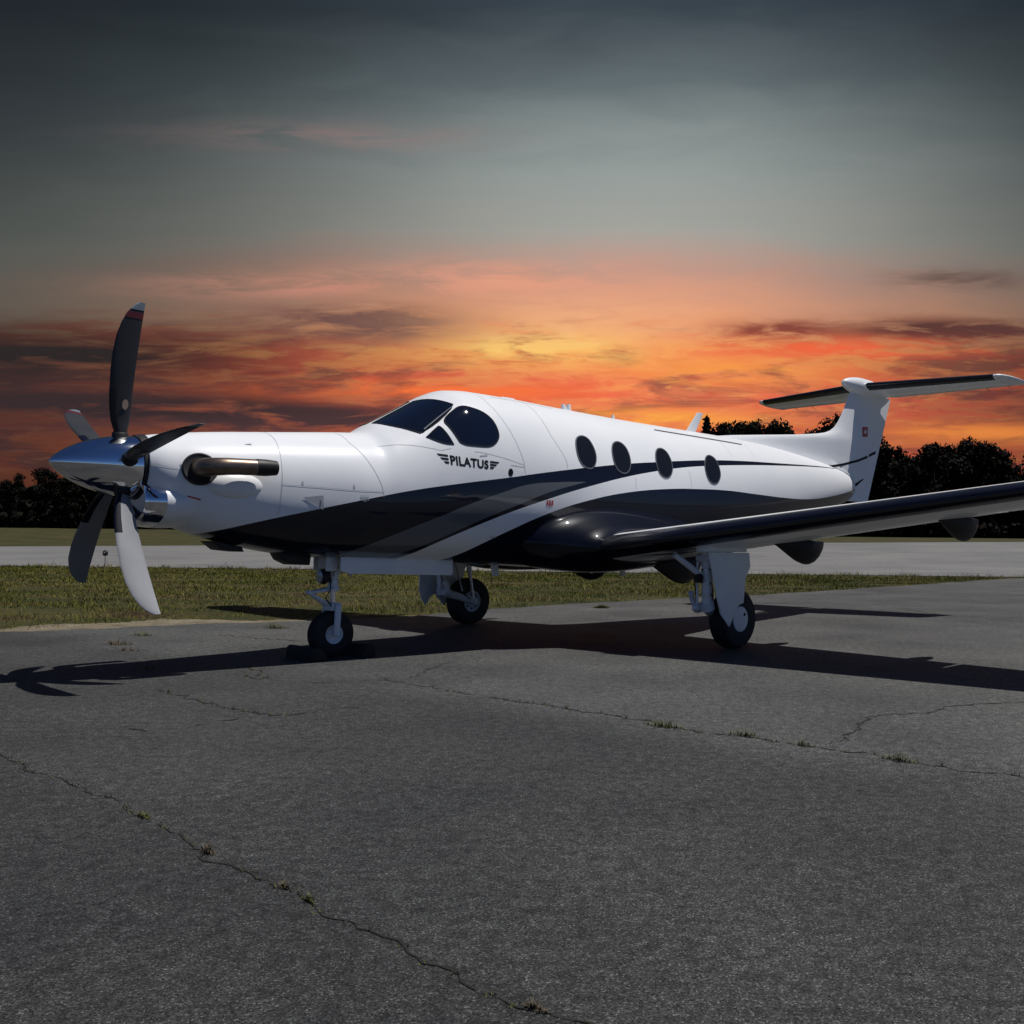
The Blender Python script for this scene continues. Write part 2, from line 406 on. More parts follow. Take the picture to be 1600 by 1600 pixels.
EDGE = [(-46, -27), (-30, -11), (-20, -1.2), (-12, 6.9), (-7.8, 11.2), (-7.1, 11.8), (-6.3, 12.6), (-5.2, 13.3), (-4.1, 14.2), (-3.5, 15.3), (-2.7, 16.9), (-0.4, 19.9), (2.7, 23.3), (7.6, 30.1),
        (15.4, 41.2), (17.5, 43.3)]
def edge_pts(step=.12, jit=.05):
    out = []
    for (a, b), (c, d) in zip(EDGE[:-1], EDGE[1:]):
        L = math.hypot(c-a, d-b); n = max(1, int(L/step))
        for i in range(n):
            t = i/n; k = random.gauss(0, jit)*.5
            nx, ny = -(d-b)/L, (c-a)/L
            w = .08*math.sin(t*7+a*3)+.05*math.sin(t*23+b)
            out.append((a+(c-a)*t+nx*(k+w*.6), b+(d-b)*t+ny*(k+w*.6)))
    out.append(EDGE[-1]); return out
EP = edge_pts()
_ex = np.array([p[0] for p in EDGE]); _ey = np.array([p[1] for p in EDGE])
def edge_y(x): return np.interp(x, _ex, _ey)

def ground_mat(name, kind):
    m = bpy.data.materials.new(name); m.use_nodes = True; t = m.node_tree; b = t.nodes['Principled BSDF']; k = NT(t)
    g = k.n('ShaderNodeNewGeometry'); P_ = g.outputs['Position']
    b.inputs['Roughness'].default_value = .9; b.inputs['Specular IOR Level'].default_value = .25
    bn = k.n('ShaderNodeBump')
    if kind == 'asphalt':
        vo = k.n('ShaderNodeTexVoronoi'); vo.inputs['Scale'].default_value = 240; t.links.new(P_, vo.inputs['Vector'])
        sv = k.n('ShaderNodeSeparateColor'); t.links.new(vo.outputs['Color'], sv.inputs[0])
        stone = k.ramp(sv.outputs[0], [(0, (.010, .010, .010)), (.30, (.038, .038, .038)), (.7, (.070, .070, .069)), (.92, (.105, .105, .102)), (1.0, (.24, .24, .235))])
        mid = k.noise(P_, 17.0, 5, .65); big = k.noise(P_, .55, 5, .6); huge = k.noise(P_, .11, 3, .5)
        c = k.mix(k.step(mid, .25, .75), (.55, .55, .56, 1), (1.32, 1.32, 1.31, 1)); c = k.mix(1.0, stone, c, 'MULTIPLY')
        c = k.mix(1.0, c, k.ramp(big, [(.28, (.62, .63, .65)), (.5, (.98, .98, .97)), (.72, (1.30, 1.29, 1.26))]), 'MULTIPLY')
        c = k.mix(1.0, c, k.ramp(huge, [(.3, (.80, .81, .82)), (.7, (1.22, 1.21, 1.18))]), 'MULTIPLY')
        # a few old oil stains
        s2 = k.n('ShaderNodeSeparateXYZ'); t.links.new(P_, s2.inputs[0])
        # light falloff painted into the asphalt: darker foreground, paler beyond the two long cracks
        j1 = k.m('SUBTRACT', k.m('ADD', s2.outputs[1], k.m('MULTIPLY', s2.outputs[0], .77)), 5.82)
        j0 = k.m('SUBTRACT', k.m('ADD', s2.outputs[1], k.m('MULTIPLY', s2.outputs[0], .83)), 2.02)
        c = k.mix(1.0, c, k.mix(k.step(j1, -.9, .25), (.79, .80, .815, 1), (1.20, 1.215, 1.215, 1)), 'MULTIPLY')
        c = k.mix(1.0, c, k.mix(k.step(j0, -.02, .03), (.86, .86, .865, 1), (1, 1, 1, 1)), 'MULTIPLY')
        wob = k.noise(P_, 5.0, 5, .7)
        for x0, y0, sx, sy, a in ((-1.92, 3.80, .16, .07, .5), (-.72, 3.42, .13, .11, .5), (-1.9, 4.9, .22, .12, .3), (-.55, 4.6, .3, .1, .25), (.15, 7.2, .5, .15, .3), (-3.0, 5.0, .5, .25, .25)):
            q = k.gauss(s2.outputs[0], s2.outputs[1], x0, y0, sx, sy)
            c = k.mix(k.m('MULTIPLY', k.m('MULTIPLY', q, k.step(wob, .35, .6)), a), c, (.012, .012, .014, 1))
        h = k.m('ADD', k.m('MULTIPLY', vo.outputs['Distance'], -.6), k.m('MULTIPLY', mid, 1.2))
        bn.inputs['Strength'].default_value = .5; bn.inputs['Distance'].default_value = .004
        t.links.new(h, bn.inputs['Height']); b.inputs['Roughness'].default_value = .85
    elif kind == 'concrete':
        s2 = k.n('ShaderNodeSeparateXYZ'); t.links.new(P_, s2.inputs[0])
        v2 = k.xyz(k.m('MULTIPLY', s2.outputs[0], .12), k.m('MULTIPLY', s2.outputs[1], 1.1), 0.0)
        stre = k.noise(v2, 1.0, 6, .65); big = k.noise(P_, .22, 4, .6); fine = k.noise(P_, 6.0, 4, .7)
        c = k.ramp(stre, [(.25, (.115, .115, .115)), (.5, (.170, .167, .161)), (.75, (.205, .200, .190))])
        c = k.mix(1.0, c, k.ramp(big, [(.3, (.84, .85, .87)), (.7, (1.12, 1.11, 1.09))]), 'MULTIPLY')
        c = k.mix(1.0, c, k.ramp(fine, [(.3, (.85, .85, .85)), (.7, (1.12, 1.12, 1.12))]), 'MULTIPLY')
        t.links.new(fine, bn.inputs['Height']); bn.inputs['Strength'].default_value = .2; bn.inputs['Distance'].default_value = .02
    elif kind == 'sand':
        a = k.noise(P_, 3.0, 5, .65); f2 = k.noise(P_, 45.0, 4, .7)
        c = k.ramp(a, [(.3, (.10, .085, .05)), (.5, (.20, .165, .11)), (.7, (.27, .235, .17))])
        c = k.mix(1.0, c, k.ramp(f2, [(.3, (.55, .55, .55)), (.7, (1.25, 1.25, 1.25))]), 'MULTIPLY')
        t.links.new(f2, bn.inputs['Height']); bn.inputs['Strength'].default_value = .7; bn.inputs['Distance'].default_value = .02
    else:                                                     # turf
        s2 = k.n('ShaderNodeSeparateXYZ'); t.links.new(P_, s2.inputs[0])
        v2 = k.xyz(k.m('MULTIPLY', s2.outputs[0], .5), s2.outputs[1], 0.0)
        a = k.noise(v2, .45, 6, .65); f2 = k.noise(P_, 9.0, 5, .7); d = k.noise(v2, .9, 5, .6)
        c = k.ramp(a, [(.28, (.022, .028, .007)), (.45, (.040, .042, .010)), (.58, (.065, .057, .018)), (.75, (.085, .063, .030))])
        c = k.mix(k.step(d, .54, .66), c, (.050, .030, .014, 1))
        c = k.mix(1.0, c, k.ramp(f2, [(.25, (.45, .48, .45)), (.75, (1.35, 1.3, 1.2))]), 'MULTIPLY')
        t.links.new(f2, bn.inputs['Height']); bn.inputs['Strength'].default_value = .8; bn.inputs['Distance'].default_value = .06
    t.links.new(c, b.inputs['Base Color']); t.links.new(bn.outputs[0], b.inputs['Normal'])
    return m
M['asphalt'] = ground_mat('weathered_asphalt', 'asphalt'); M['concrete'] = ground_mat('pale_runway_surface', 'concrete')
M['sand'] = ground_mat('sandy_verge', 'sand'); M['turf'] = ground_mat('dry_turf', 'turf')
M['crack'] = mat('crack_fill', (.010, .010, .009), .95)

def sheet(name, xs, ys, zf, m):
    V = [(x, y, float(zf(x, y))) for y in ys for x in xs]; n = len(xs)
    F = [(j*n+i, j*n+i+1, (j+1)*n+i+1, (j+1)*n+i) for j in range(len(ys)-1) for i in range(n-1)]
    o = MB().add(V, F).build(name, m, recalc=False); tag(o, kind='structure'); return o
xs = np.concatenate([np.linspace(-900, -160, 8), np.linspace(-140, 140, 57), np.linspace(160, 900, 8)])
ys = np.concatenate([np.linspace(-300, -40, 6), np.linspace(-20, 40, 13), np.linspace(42, 150, 55), np.linspace(170, 1500, 14)])
sheet('ground', xs, ys, lambda x, y: terr(x, y)-.035, M['turf'])
# apron: flat old asphalt with a ragged grass edge
poly = EP+[(95, 43.3), (95, -45), (-46, -45)]
me = bpy.data.meshes.new('apron'); bm = bmesh.new()
fv = [bm.verts.new((x, y, 0.0)) for x, y in poly]; fc = bm.faces.new(fv); 
if fc.normal.z < 0: fc.normal_flip()
ext = bmesh.ops.triangulate(bm, faces=[fc])
# crumbling lip
for i in range(len(EP)-1):
    a, b_ = fv[i], fv[i+1]
    c_ = bm.verts.new((b_.co.x, b_.co.y, -.06)); d_ = bm.verts.new((a.co.x, a.co.y, -.06)); bm.faces.new((b_, a, d_, c_))
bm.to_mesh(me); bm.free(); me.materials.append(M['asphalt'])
apron = bpy.data.objects.new('apron', me); COL.objects.link(apron); tag(apron, kind='structure')
sheet('taxiway', np.linspace(-170, 130, 61), np.linspace(43.3, 75, 24), lambda x, y: terr(x, y)+.012, M['concrete'])
# sandy strip where the turf has worn off along the apron
xsn = np.linspace(-15, -1.0, 190); V = []; F = []
for i, x in enumerate(xsn):
    y = float(edge_y(x)); wd = (1.15+.30*math.sin(x*1.7)+.22*math.sin(x*5.1+1))*np.clip((-3.4-x)/2.2, .16, 1)
    wd = max(.08, wd+random.gauss(0, .06)); n_ = np.array((-.7, .7))
    for j, s_ in enumerate((-.25, .3*wd, .7*wd, wd)):
        V.append((x+n_[0]*s_, y+n_[1]*s_, -.028+.004*(1-abs(j-1.5))))
    if i: 
        for j in range(3): F.append(((i-1)*4+j, i*4+j, i*4+j+1, (i-1)*4+j+1))
tag(MB().add(V, F).build('sand_verge', M['sand'], recalc=False), kind='structure')

# cracks in the asphalt
def crack(pts, w=.012, seed=0, amp=.034):
    r = random.Random(seed); P_ = [np.array(p, float) for p in pts]
    fine = []
    for a, b in zip(P_[:-1], P_[1:]):
        L = np.linalg.norm(b-a); n = max(3, int(L/.035))
        d = (b-a)/L; nn = np.array((-d[1], d[0])); off = 0
        for i in range(n):
            t = i/n; off = off*.7+r.gauss(0, amp*.6)
            fine.append(a+(b-a)*t+nn*off*math.sin(math.pi*t)**.5)
    fine.append(P_[-1]); V = []; F = []
    for i, p in enumerate(fine):
        q = fine[min(i+1, len(fine)-1)]-fine[max(i-1, 0)]; q = q/(np.linalg.norm(q)+1e-9); nn = np.array((-q[1], q[0]))
        ww = w*(.25+r.random()**1.6*1.5)
        if r.random() < .08: ww *= 2.0
        if r.random() < .10: ww *= .15
        V += [(*(p+nn*ww*.5), .0025), (*(p-nn*ww*.5), .0025)]
        if i: F.append((2*i-2, 2*i, 2*i+1, 2*i-1))
    o = MB().add(V, F).build('crack', M['crack'], apron, smooth=False, recalc=False); return [tuple(p) for p in fine]
CR0 = crack([(-3.81, 5.18), (-3.3, 4.76), (-3.02, 4.53), (-2.65, 4.24), (-2.26, 3.96), (-2.02, 3.7), (-1.87, 3.58), (-1.68, 3.4), (-1.54, 3.27), (-1.4, 3.15), (-1.18, 2.95), (-1.04, 2.85), (-0.87, 2.7), (-0.73, 2.59), (-0.64, 2.49), (-0.55, 2.42), (-0.47, 2.33), (-0.38, 2.27), (-0.25, 2.19), (-0.14, 2.14), (-0.01, 2.01)], 0.0075, 3, .02)
CR1 = crack([(-2.19, 7.55), (-1.91, 7.29), (-1.44, 6.93), (-1.01, 6.58), (-0.53, 6.22), (-0.23, 6.0), (0.09, 5.66), (0.46, 5.42), (0.79, 5.18), (0.94, 5.07), (1.22, 4.81), (1.48, 4.61), (1.75, 4.5), (1.98, 4.33)], 0.013, 4)
CR2 = crack([(0.93, 5.22), (1.15, 5.56), (1.27, 5.87), (1.38, 6.1), (1.75, 6.25), (2.12, 6.6), (2.28, 6.67), (2.63, 6.75), (3.18, 6.96)], 0.014, 5)
CR3 = crack([(-3.63, 6.89), (-3.12, 6.43), (-2.86, 6.19), (-2.59, 6.01), (-2.29, 5.92)], 0.014, 6)
CR4 = crack([(-2.29, 5.92), (-2.18, 6.11), (-1.97, 6.25)], 0.012, 7)
CR5 = crack([(-3.2, 5.4), (-2.89, 5.36)], 0.01, 8)
CR6 = crack([(-2.72, 5.47), (-2.65, 5.61), (-2.56, 5.85)], 0.01, 9)
CR7 = crack([(-3.61, 8.34), (-3.29, 7.85), (-3.15, 7.48), (-3.37, 7.69)], 0.014, 10)
CR8 = crack([(-2.01, 7.65), (-1.98, 8.13), (-1.96, 8.59), (-1.89, 8.79)], 0.014, 11)
CR9 = crack([(-5.22, 11.17), (-4.59, 10.76), (-3.99, 10.52)], 0.02, 12)
CR10 = crack([(-2.71, 7.3), (-2.19, 7.55)], 0.012, 13)
CR11 = crack([(1.23, 10.47), (1.69, 9.08), (2.13, 8.4)], 0.012, 14)
CR12 = crack([(-0.34, 18.06), (1.7, 18.89), (5.36, 21.11), (7.73, 19.83)], 0.03, 15)
CR13 = crack([(4.61, 18.16), (4.96, 16.08), (5.76, 14.76)], 0.03, 16)


# =====================================================================================
# TREES along the far side of the field
# =====================================================================================
def leaf_mat(name, a, b_):
    m = bpy.data.materials.new(name); m.use_nodes = True; t = m.node_tree; b = t.nodes['Principled BSDF']; k = NT(t)
    oi = k.n('ShaderNodeObjectInfo'); g = k.n('ShaderNodeNewGeometry')
    n = k.noise(g.outputs['Position'], .8, 3, .6)
    c = k.mix(k.m('ADD', k.m('MULTIPLY', n, .7), k.m('MULTIPLY', oi.outputs['Random'], .3)), (*a, 1), (*b_, 1))
    t.links.new(c, b.inputs['Base Color']); b.inputs['Roughness'].default_value = .8; b.inputs['Specular IOR Level'].default_value = .1
    return m
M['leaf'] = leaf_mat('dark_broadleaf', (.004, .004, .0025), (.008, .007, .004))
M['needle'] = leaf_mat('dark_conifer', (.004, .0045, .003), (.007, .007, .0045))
M['bark'] = mat('bark', (.035, .026, .019), .9, bump=.4, bscale=8)

def leaves(mb, r, c, rad, n, sz):
    for _ in range(n):
        d = np.array([r.gauss(0, 1) for _ in range(3)]); d /= np.linalg.norm(d)+1e-9
        p = np.array(c)+d*np.array(rad)*(r.random()**.45)
        a = np.array([r.gauss(0, 1) for _ in range(3)]); a /= np.linalg.norm(a); b = np.cross(a, d+.01); b /= np.linalg.norm(b)+1e-9
        s = sz*(.5+r.random()*.9)
        k = len(mb.v)
        mb.v += [tuple(p+a*s), tuple(p+b*s*.7), tuple(p-a*s*.8), tuple(p-b*s*.6)]; mb.f.append((k, k+1, k+2, k+3))
def tree_proto(seed, kind):
    """unit tree: 10 m tall"""
    r = random.Random(seed); tr = MB(); cr = MB()
    if kind == 'round':
        lean = r.uniform(-.3, .3)
        tr.tube([(0, 0, -.4), (lean*.3, 0, 2.2), (lean, .1, 5.0), (lean*1.3, 0, 7.6)], [.26, .20, .14, .05], 8)
        nb = r.randint(15, 20)
        for i in range(nb):
            z = r.uniform(2.4, 8.9); wd = 2.7*math.sqrt(max(.05, 1-((z-5.2)/4.3)**2)); an = r.uniform(0, 6.28); q = r.uniform(.35, 1)*wd
            c = (lean*z/6+q*math.cos(an), q*math.sin(an), z)
            tr.tube([(lean*z/7, 0, max(1.6, z-1.8)), ((lean*z/7+c[0])/2, c[1]/2, z-.7), c], [.08, .055, .02], 5)
            s = r.uniform(.8, 1.45); leaves(cr, r, c, (s*1.15, s*1.15, s*.8), int(190*s*s), .21)
        c = (lean*1.2, 0, 9.1); leaves(cr, r, c, (.9, .9, .85), 150, .19)
    elif kind == 'tall':
        tr.tube([(0, 0, -.4), (.1, 0, 4), (0, .1, 9.3)], [.22, .15, .03], 8)
        for i in range(20):
            z = 1.8+i*.39+r.uniform(-.2, .2); wd = r.uniform(.5, 1.0)*(1.9-1.3*abs(z-4.4)/5.5); an = r.uniform(0, 6.28)
            c = (wd*math.cos(an), wd*math.sin(an), z)
            tr.tube([(0, 0, z-.5), c], [.05, .015], 5)
            leaves(cr, r, c, (.95, .95, .7), 130, .19)
        leaves(cr, r, (0, 0, 9.4), (.38, .38, .75), 80, .16)
    else:                                                     # spire: conifer
        tr.tube([(0, 0, -.4), (0, 0, 5), (0, 0, 9.8)], [.20, .13, .02], 8)
        for i in range(26):
            z = 1.2+i*.335; wd = 2.0*(1-z/10.4)**.85*r.uniform(.7, 1.15); nb = 6
            a0 = r.uniform(0, 6.28)
            for j in range(nb):
                an = a0+j*6.283/nb+r.uniform(-.3, .3); L = wd*r.uniform(.7, 1.15)
                tip = np.array((L*math.cos(an), L*math.sin(an), z-.22*L))
                for q in range(9):
                    t = r.uniform(.15, 1); p = tip*t+np.array((0, 0, z))*(1-t)
                    leaves(cr, r, p, (.16, .16, .10), 2, .24*(1.2-t*.4))
        leaves(cr, r, (0, 0, 9.7), (.12, .12, .35), 12, .14)
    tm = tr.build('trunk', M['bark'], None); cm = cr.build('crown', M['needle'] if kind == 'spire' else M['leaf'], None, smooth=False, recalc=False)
    d = (tm.data, cm.data); bpy.data.objects.remove(tm); bpy.data.objects.remove(cm); return d
PROTO = [(k, tree_proto(s, k)) for s, k in ((1, 'round'), (2, 'round'), (3, 'tall'), (4, 'round'), (5, 'spire'), (6, 'tall'), (7, 'spire'), (8, 'round'))]
# height of the skyline (m) against x along a row about 135 m away
HX = [-170, -94, -90, -86, -82, -77, -60, -40, -20, 0, 6, 9, 12, 14.5, 16.5, 19, 22, 24.5, 27, 31, 33.5, 36, 38, 42, 45, 48, 50, 53, 60, 140]
HZ = [8, 7.6, 9.0, 8.0, 10.2, 11.4, 12, 12, 14, 15.8, 16.6, 17.2, 16.9, 17.4, 17.9, 17.0, 17.0, 17.8, 18.4, 15.4, 13.2, 14.4, 14.0, 15.0, 15.4, 15.6, 14.6, 13.6, 13, 12]
TN = [0]
def place_tree(x, y, H, pi, rz, sxy):
    kind, (tm, cm) = PROTO[pi]
    e = empty('conifer' if kind == 'spire' else 'broadleaf_tree', (x, y, float(terr(x, y))-.03), rz); s = H/10.0
    e.scale = (s*sxy, s*sxy, s)
    where = ('at the far left behind the spinner' if x < -70 else 'hidden behind the nose and cabin' if x < 3 else 'showing above the rear fuselage' if x < 31 else 'to the right of the tail fin')
    front = 'front row' if y < 142 else 'back row'
    tag(e, {'round': 'dark round-crowned tree', 'tall': 'dark narrow upright tree', 'spire': 'dark pointed conifer'}[kind]+' '+where+', '+front, 'tree',
        {'round': 'round trees', 'tall': 'narrow trees', 'spire': 'conifers'}[kind]+' '+where+', '+front)
    for nm, d in (('trunk', tm), ('crown', cm)):
        o = bpy.data.objects.new(nm, d); COL.objects.link(o); o.parent = e
    TN[0] += 1
rt = random.Random(21)
x = -112.0
while x < 76:
    vis = (-96 < x < -74) or (3 < x < 58)
    H = float(np.interp(x, HX, HZ))
    pi = rt.choice([0, 1, 3, 7, 2, 5, 0, 3, 4 if rt.random() < .5 else 6, 7])
    H *= (rt.uniform(.92, 1.02) if PROTO[pi][0] != 'spire' else rt.uniform(.9, 1.10))
    place_tree(x, 137+rt.uniform(-4, 4), H, pi, rt.uniform(0, 6.28), rt.uniform(.75, 1.0))
    if vis: place_tree(x+rt.uniform(-1, 1), 146+rt.uniform(-3, 3), H*rt.uniform(.82, .98), rt.choice([0, 1, 3, 7]), rt.uniform(0, 6.28), rt.uniform(.9, 1.15))
    x += rt.uniform(1.9, 2.9) if vis else rt.uniform(4.5, 6.5)
# undergrowth and deeper wood behind, which nobody could count
ug = MB(); ru = random.Random(5)
xx = -150.0
while xx < 120:
    Hh = float(np.interp(xx, HX, HZ))
    for (yy, zz, rx, ry, rz_, n) in ((133.0, .9, 2.2, 1.0, 1.3, 110), (141, 1.6, 2.4, 1.2, 2.4, 140), (152, Hh*.34, 3.0, 2.0, Hh*.42, 260), (157, Hh*.62, 3.0, 2.0, Hh*.26, 170), (149, Hh*.70, 2.0, 1.5, Hh*.20, 150)):
        leaves(ug, ru, (xx+ru.uniform(-1, 1), yy+ru.uniform(-1, 1), float(terr(xx, yy))+zz), (rx, ry, rz_), n, .55)
    xx += 2.2
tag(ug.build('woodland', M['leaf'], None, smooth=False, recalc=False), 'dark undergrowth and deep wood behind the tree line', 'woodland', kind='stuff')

# =====================================================================================
# THE AIRCRAFT  (local axes: x aft from the spinner tip, y to starboard, z up)
# =====================================================================================
AC = empty('turboprop_airplane', PLANE_AT, PSI)
tag(AC, 'white single-engine turboprop airplane with black swoosh livery parked on the asphalt apron', 'airplane')

# ---- fuselage
st = np.unique(np.concatenate([np.linspace(.63, 1.2, 16), np.linspace(1.2, 2.5, 20), np.linspace(2.5, 4.2, 60), np.linspace(4.2, 12.78, 80)]))
TH = np.linspace(0, 2*np.pi, 96, endpoint=False)
fm = MB(); rings = [fpt(np.full_like(TH, s_), TH) for s_ in st]; fm.loft([list(map(tuple, r)) for r in rings], True, True, True)
FUS = fm.build('fuselage', M['livery'], AC, angle=55)

def on_body(P_, off):
    P_ = np.asarray(P_, float); x, th = P_[:, 0], P_[:, 1]
    return fpt(x, th)+fnrm(x, th)*off
def patch(poly, off, rings=8, s1=1.0, mir=False):
    poly = np.asarray(poly); c = poly.mean(0); mb = MB(); n = len(poly); R = []
    for i in range(rings):
        s_ = s1*(1-i/rings); R.append(on_body(c+(poly-c)*s_, off))
    k = np.vstack([*R, on_body(c[None], off)])
    if mir: k[:, 1] *= -1
    F = [(i*n+j, i*n+(j+1) % n, (i+1)*n+(j+1) % n, (i+1)*n+j) for i in range(rings-1) for j in range(n)]
    F += [((rings-1)*n+j, (rings-1)*n+(j+1) % n, rings*n) for j in range(n)]
    # rim wall down to the skin
    b0 = on_body(c+(poly-c)*s1*1.0, -.002)
    if mir: b0[:, 1] *= -1
    m = len(k); k = np.vstack([k, b0]); F += [(j, (j+1) % n, m+(j+1) % n, m+j) for j in range(n)]
    mb.add(k, F); return mb
def ringpatch(poly, d_in, d_out, off, mir=False):
    """raised frame between two offsets (metres in x, radians/scale in th) of an outline"""
    poly = np.asarray(poly); c = poly.mean(0); A = on_body(poly, 0); ctr = on_body(c[None], 0)[0]
    rr = np.linalg.norm(A-ctr, axis=1)[:, None]
    def at(d, o): return on_body(c+(poly-c)*(1+d/rr), o)
    L = [at(d_in, -.002), at(d_in, off), at((d_in+d_out)/2, off*1.25), at(d_out, off), at(d_out, -.002)]
    if mir:
        for q in L: q[:, 1] *= -1
    return MB().loft([list(map(tuple, q)) for q in L])

WINDSHIELD = [(2.75, 1.48), (2.895, 1.423), (3.1, 1.393), (3.241, 1.406), (3.323, 1.237), (3.463, 1.057), (3.502, 1.01), (3.433, .934), (3.225, .833), (3.04, .784), (2.965, .897), (2.858, 1.078)]
WINDSHIELD = [(2.80, 1.50), (2.96, 1.52), (3.12, 1.525), (3.285, 1.525), (3.335, 1.38), (3.40, 1.20), (3.463, 1.075), (3.497, 1.015), (3.433, .934), (3.225, .833), (3.045, .784), (2.965, .897), (2.858, 1.10), (2.815, 1.28)]
SIDEW = [(3.308, .834), (3.433, .899), (3.552, .951), (3.662, .897), (3.77, .832), (3.845, .736), (3.876, .625), (3.877, .508), (3.829, .435), (3.74, .39), (3.583, .41), (3.418, .469), (3.387, .561), (3.348, .703)]
QUARTER = [(3.086, .695), (3.16, .735), (3.24, .778), (3.262, .749), (3.3, .613), (3.332, .496), (3.246, .536), (3.159, .613)]
CAB = [[(4.979, .536), (5.037, .607), (5.136, .64), (5.214, .603), (5.245, .508), (5.257, .384), (5.217, .273), (5.144, .219), (5.044, .23), (4.974, .289), (4.951, .401)],
       [(5.576, .52), (5.637, .602), (5.744, .636), (5.821, .587), (5.849, .497), (5.847, .359), (5.797, .251), (5.719, .207), (5.621, .222), (5.558, .286), (5.546, .405)],
       [(6.373, .516), (6.441, .603), (6.543, .63), (6.619, .581), (6.645, .476), (6.641, .35), (6.58, .244), (6.496, .206), (6.398, .224), (6.342, .293), (6.34, .403)],
       [(7.382, .491), (7.465, .592), (7.568, .618), (7.654, .565), (7.674, .463), (7.669, .328), (7.602, .227), (7.503, .184), (7.394, .208), (7.343, .292), (7.343, .391)]]
def crisp(p):
    out = []
    for i in range(len(p)):
        a, b, c = (np.array(p[j % len(p)], float)*(1, .8) for j in (i-1, i, i+1)); u = b-a; v = c-b
        if (u@v)/(np.linalg.norm(u)*np.linalg.norm(v)) < .75: out += [tuple(b*.9+a*.1), tuple(b), tuple(b*.9+c*.1)]
        else: out.append(tuple(b))
    return [(x, y/.8) for x, y in out]
for mir in (False, True):
    for nm, pl, it in (('windshield_pane', WINDSHIELD, 1), ('cockpit_side_window', SIDEW, 2), ('quarter_window', QUARTER, 1)):
        pl = chaikin(crisp(pl) if it == 1 else pl, it)
        w_ = patch(pl, .004, 10, mir=mir).build(nm, M['glass'], AC, angle=60)
        ringpatch(pl, -.004, .009, .006, mir).build('window_seal', M['seal'], w_)
    for pl in CAB:
        pl = chaikin(pl, 2)
        w_ = patch(pl, .004, 8, mir=mir).build('cabin_window', M['glassw'], AC, angle=60)
        ringpatch(pl, -.003, .012, .006, mir).build('window_frame', M['frame'], w_)

# ---- panel seams on the skin
W_A, W_B = on_body([(3.085, .80), (3.455, .955)], .022)
MB().tube([W_A, (W_A+W_B)/2+np.array((0, -.008, .006)), W_B], [.008, .007, .004], 8).build('windshield_wiper', mat('wiper_metal', (.30, .31, .32), .4, metal=.6), AC)
def strip(pts, w, off, m, name, parent, along=None, n=40):
    pts = np.asarray(pts, float); t = np.linspace(0, len(pts)-1, n); i = np.clip(t.astype(int), 0, len(pts)-2); u = (t-i)[:, None]
    q = pts[i]*(1-u)+pts[i+1]*u
    C = on_body(q, off); N_ = fnrm(q[:, 0], q[:, 1]); T = np.gradient(C, axis=0); T /= np.linalg.norm(T, axis=1, keepdims=True)+1e-9
    B = np.cross(N_, T); 
    V = np.empty((2*n, 3)); V[0::2] = C+B*w/2; V[1::2] = C-B*w/2
    return MB().add(V, [(2*j, 2*j+2, 2*j+3, 2*j+1) for j in range(n-1)]).build(name, m, parent, recalc=False)
for pts, w in (([(1.655, 1.45), (1.655, .95), (1.63, .4), (1.612, -.2), (1.605, -.38)], .0045),
               ([(2.33, 1.40), (2.34, .90), (2.46, .45), (2.55, .12), (2.56, .02)], .0045),
               ([(1.617, .058), (2.1, .052), (2.565, .050)], .006), ([(.66, .12), (.955, .135)], .005),
               ([(2.611, .832), (2.9, .66), (3.191, .470), (3.30, .46)], .0045),
               ([(3.90, 1.45), (3.93, 1.0), (3.98, .776), (4.08, .45), (4.143, .244), (4.155, .12)], .0045),
               ([(4.55, 1.45), (4.57, .9), (4.61, .576), (4.70, .40), (4.763, .28), (4.77, .20)], .0045),
               ([(3.97, .20), (4.15, .18)], .006), ([(3.55, .36), (4.14, .205)], .005),
               ([(5.9, .17), (5.9, .035)], .005), ([(6.98, .34), (6.99, .12)], .005), ([(8.1, 1.0), (8.12, .62)], .004),
               ([(8.75, 1.0), (8.77, .70)], .004)):
    strip(pts, w, .0022, M['seam'], 'panel_seam', FUS)
strip([(6.70, 1.045), (7.6, 1.03), (8.68, 1.00)], .024, .006, M['dark'], 'roof_strake', AC)
strip([(4.10, 1.22), (4.8, 1.20), (5.0, 1.20)], .010, .004, M['seam'], 'panel_seam', FUS)
# NACA duct, grille, static port, small placards
mb = MB(); q = on_body([(1.80, -.07), (1.975, -.03), (1.985, -.20), (1.90, -.15)], .003); mb.add(q, [(0, 1, 2, 3)]); mb.build('air_duct', M['seam'], AC, smooth=False)
strip([(1.978, -.03), (1.984, -.20)], .018, .008, M['seam'], 'duct_lip', AC, n=6)
for k_ in range(5): strip([(2.335+k_*.018, .0), (2.335+k_*.018, -.055+.008*abs(k_-2))], .007, .003, M['seam'], 'vent_slot', FUS, n=4)
mb = MB(); a_ = np.linspace(0, 2*np.pi, 24, endpoint=False)
patch(np.stack([3.962+.030*np.cos(a_), .130+.036*np.sin(a_)], 1), .004, 3).build('static_port', M['print'], AC)
def rectpatch(x0, x1, t0, t1, m, name, off=.003):
    mb = MB(); q = on_body([(x0, t0), (x1, t0), (x1, t1), (x0, t1)], off); return mb.add(q, [(0, 1, 2, 3)]).build(name, m, FUS, smooth=False)
for k_ in range(3): rectpatch(4.455+k_*.035, 4.478+k_*.035, -.150+(.0 if k_ != 1 else -.012), -.098, M['redp'], 'placard')
rectpatch(.89, .985, -.405, -.375, M['redp'], 'placard')
rectpatch(3.60, 3.69, .315, .300, M['seam'], 'placard')
rectpatch(3.79, 3.87, -.62, -.60, M['seam'], 'placard')
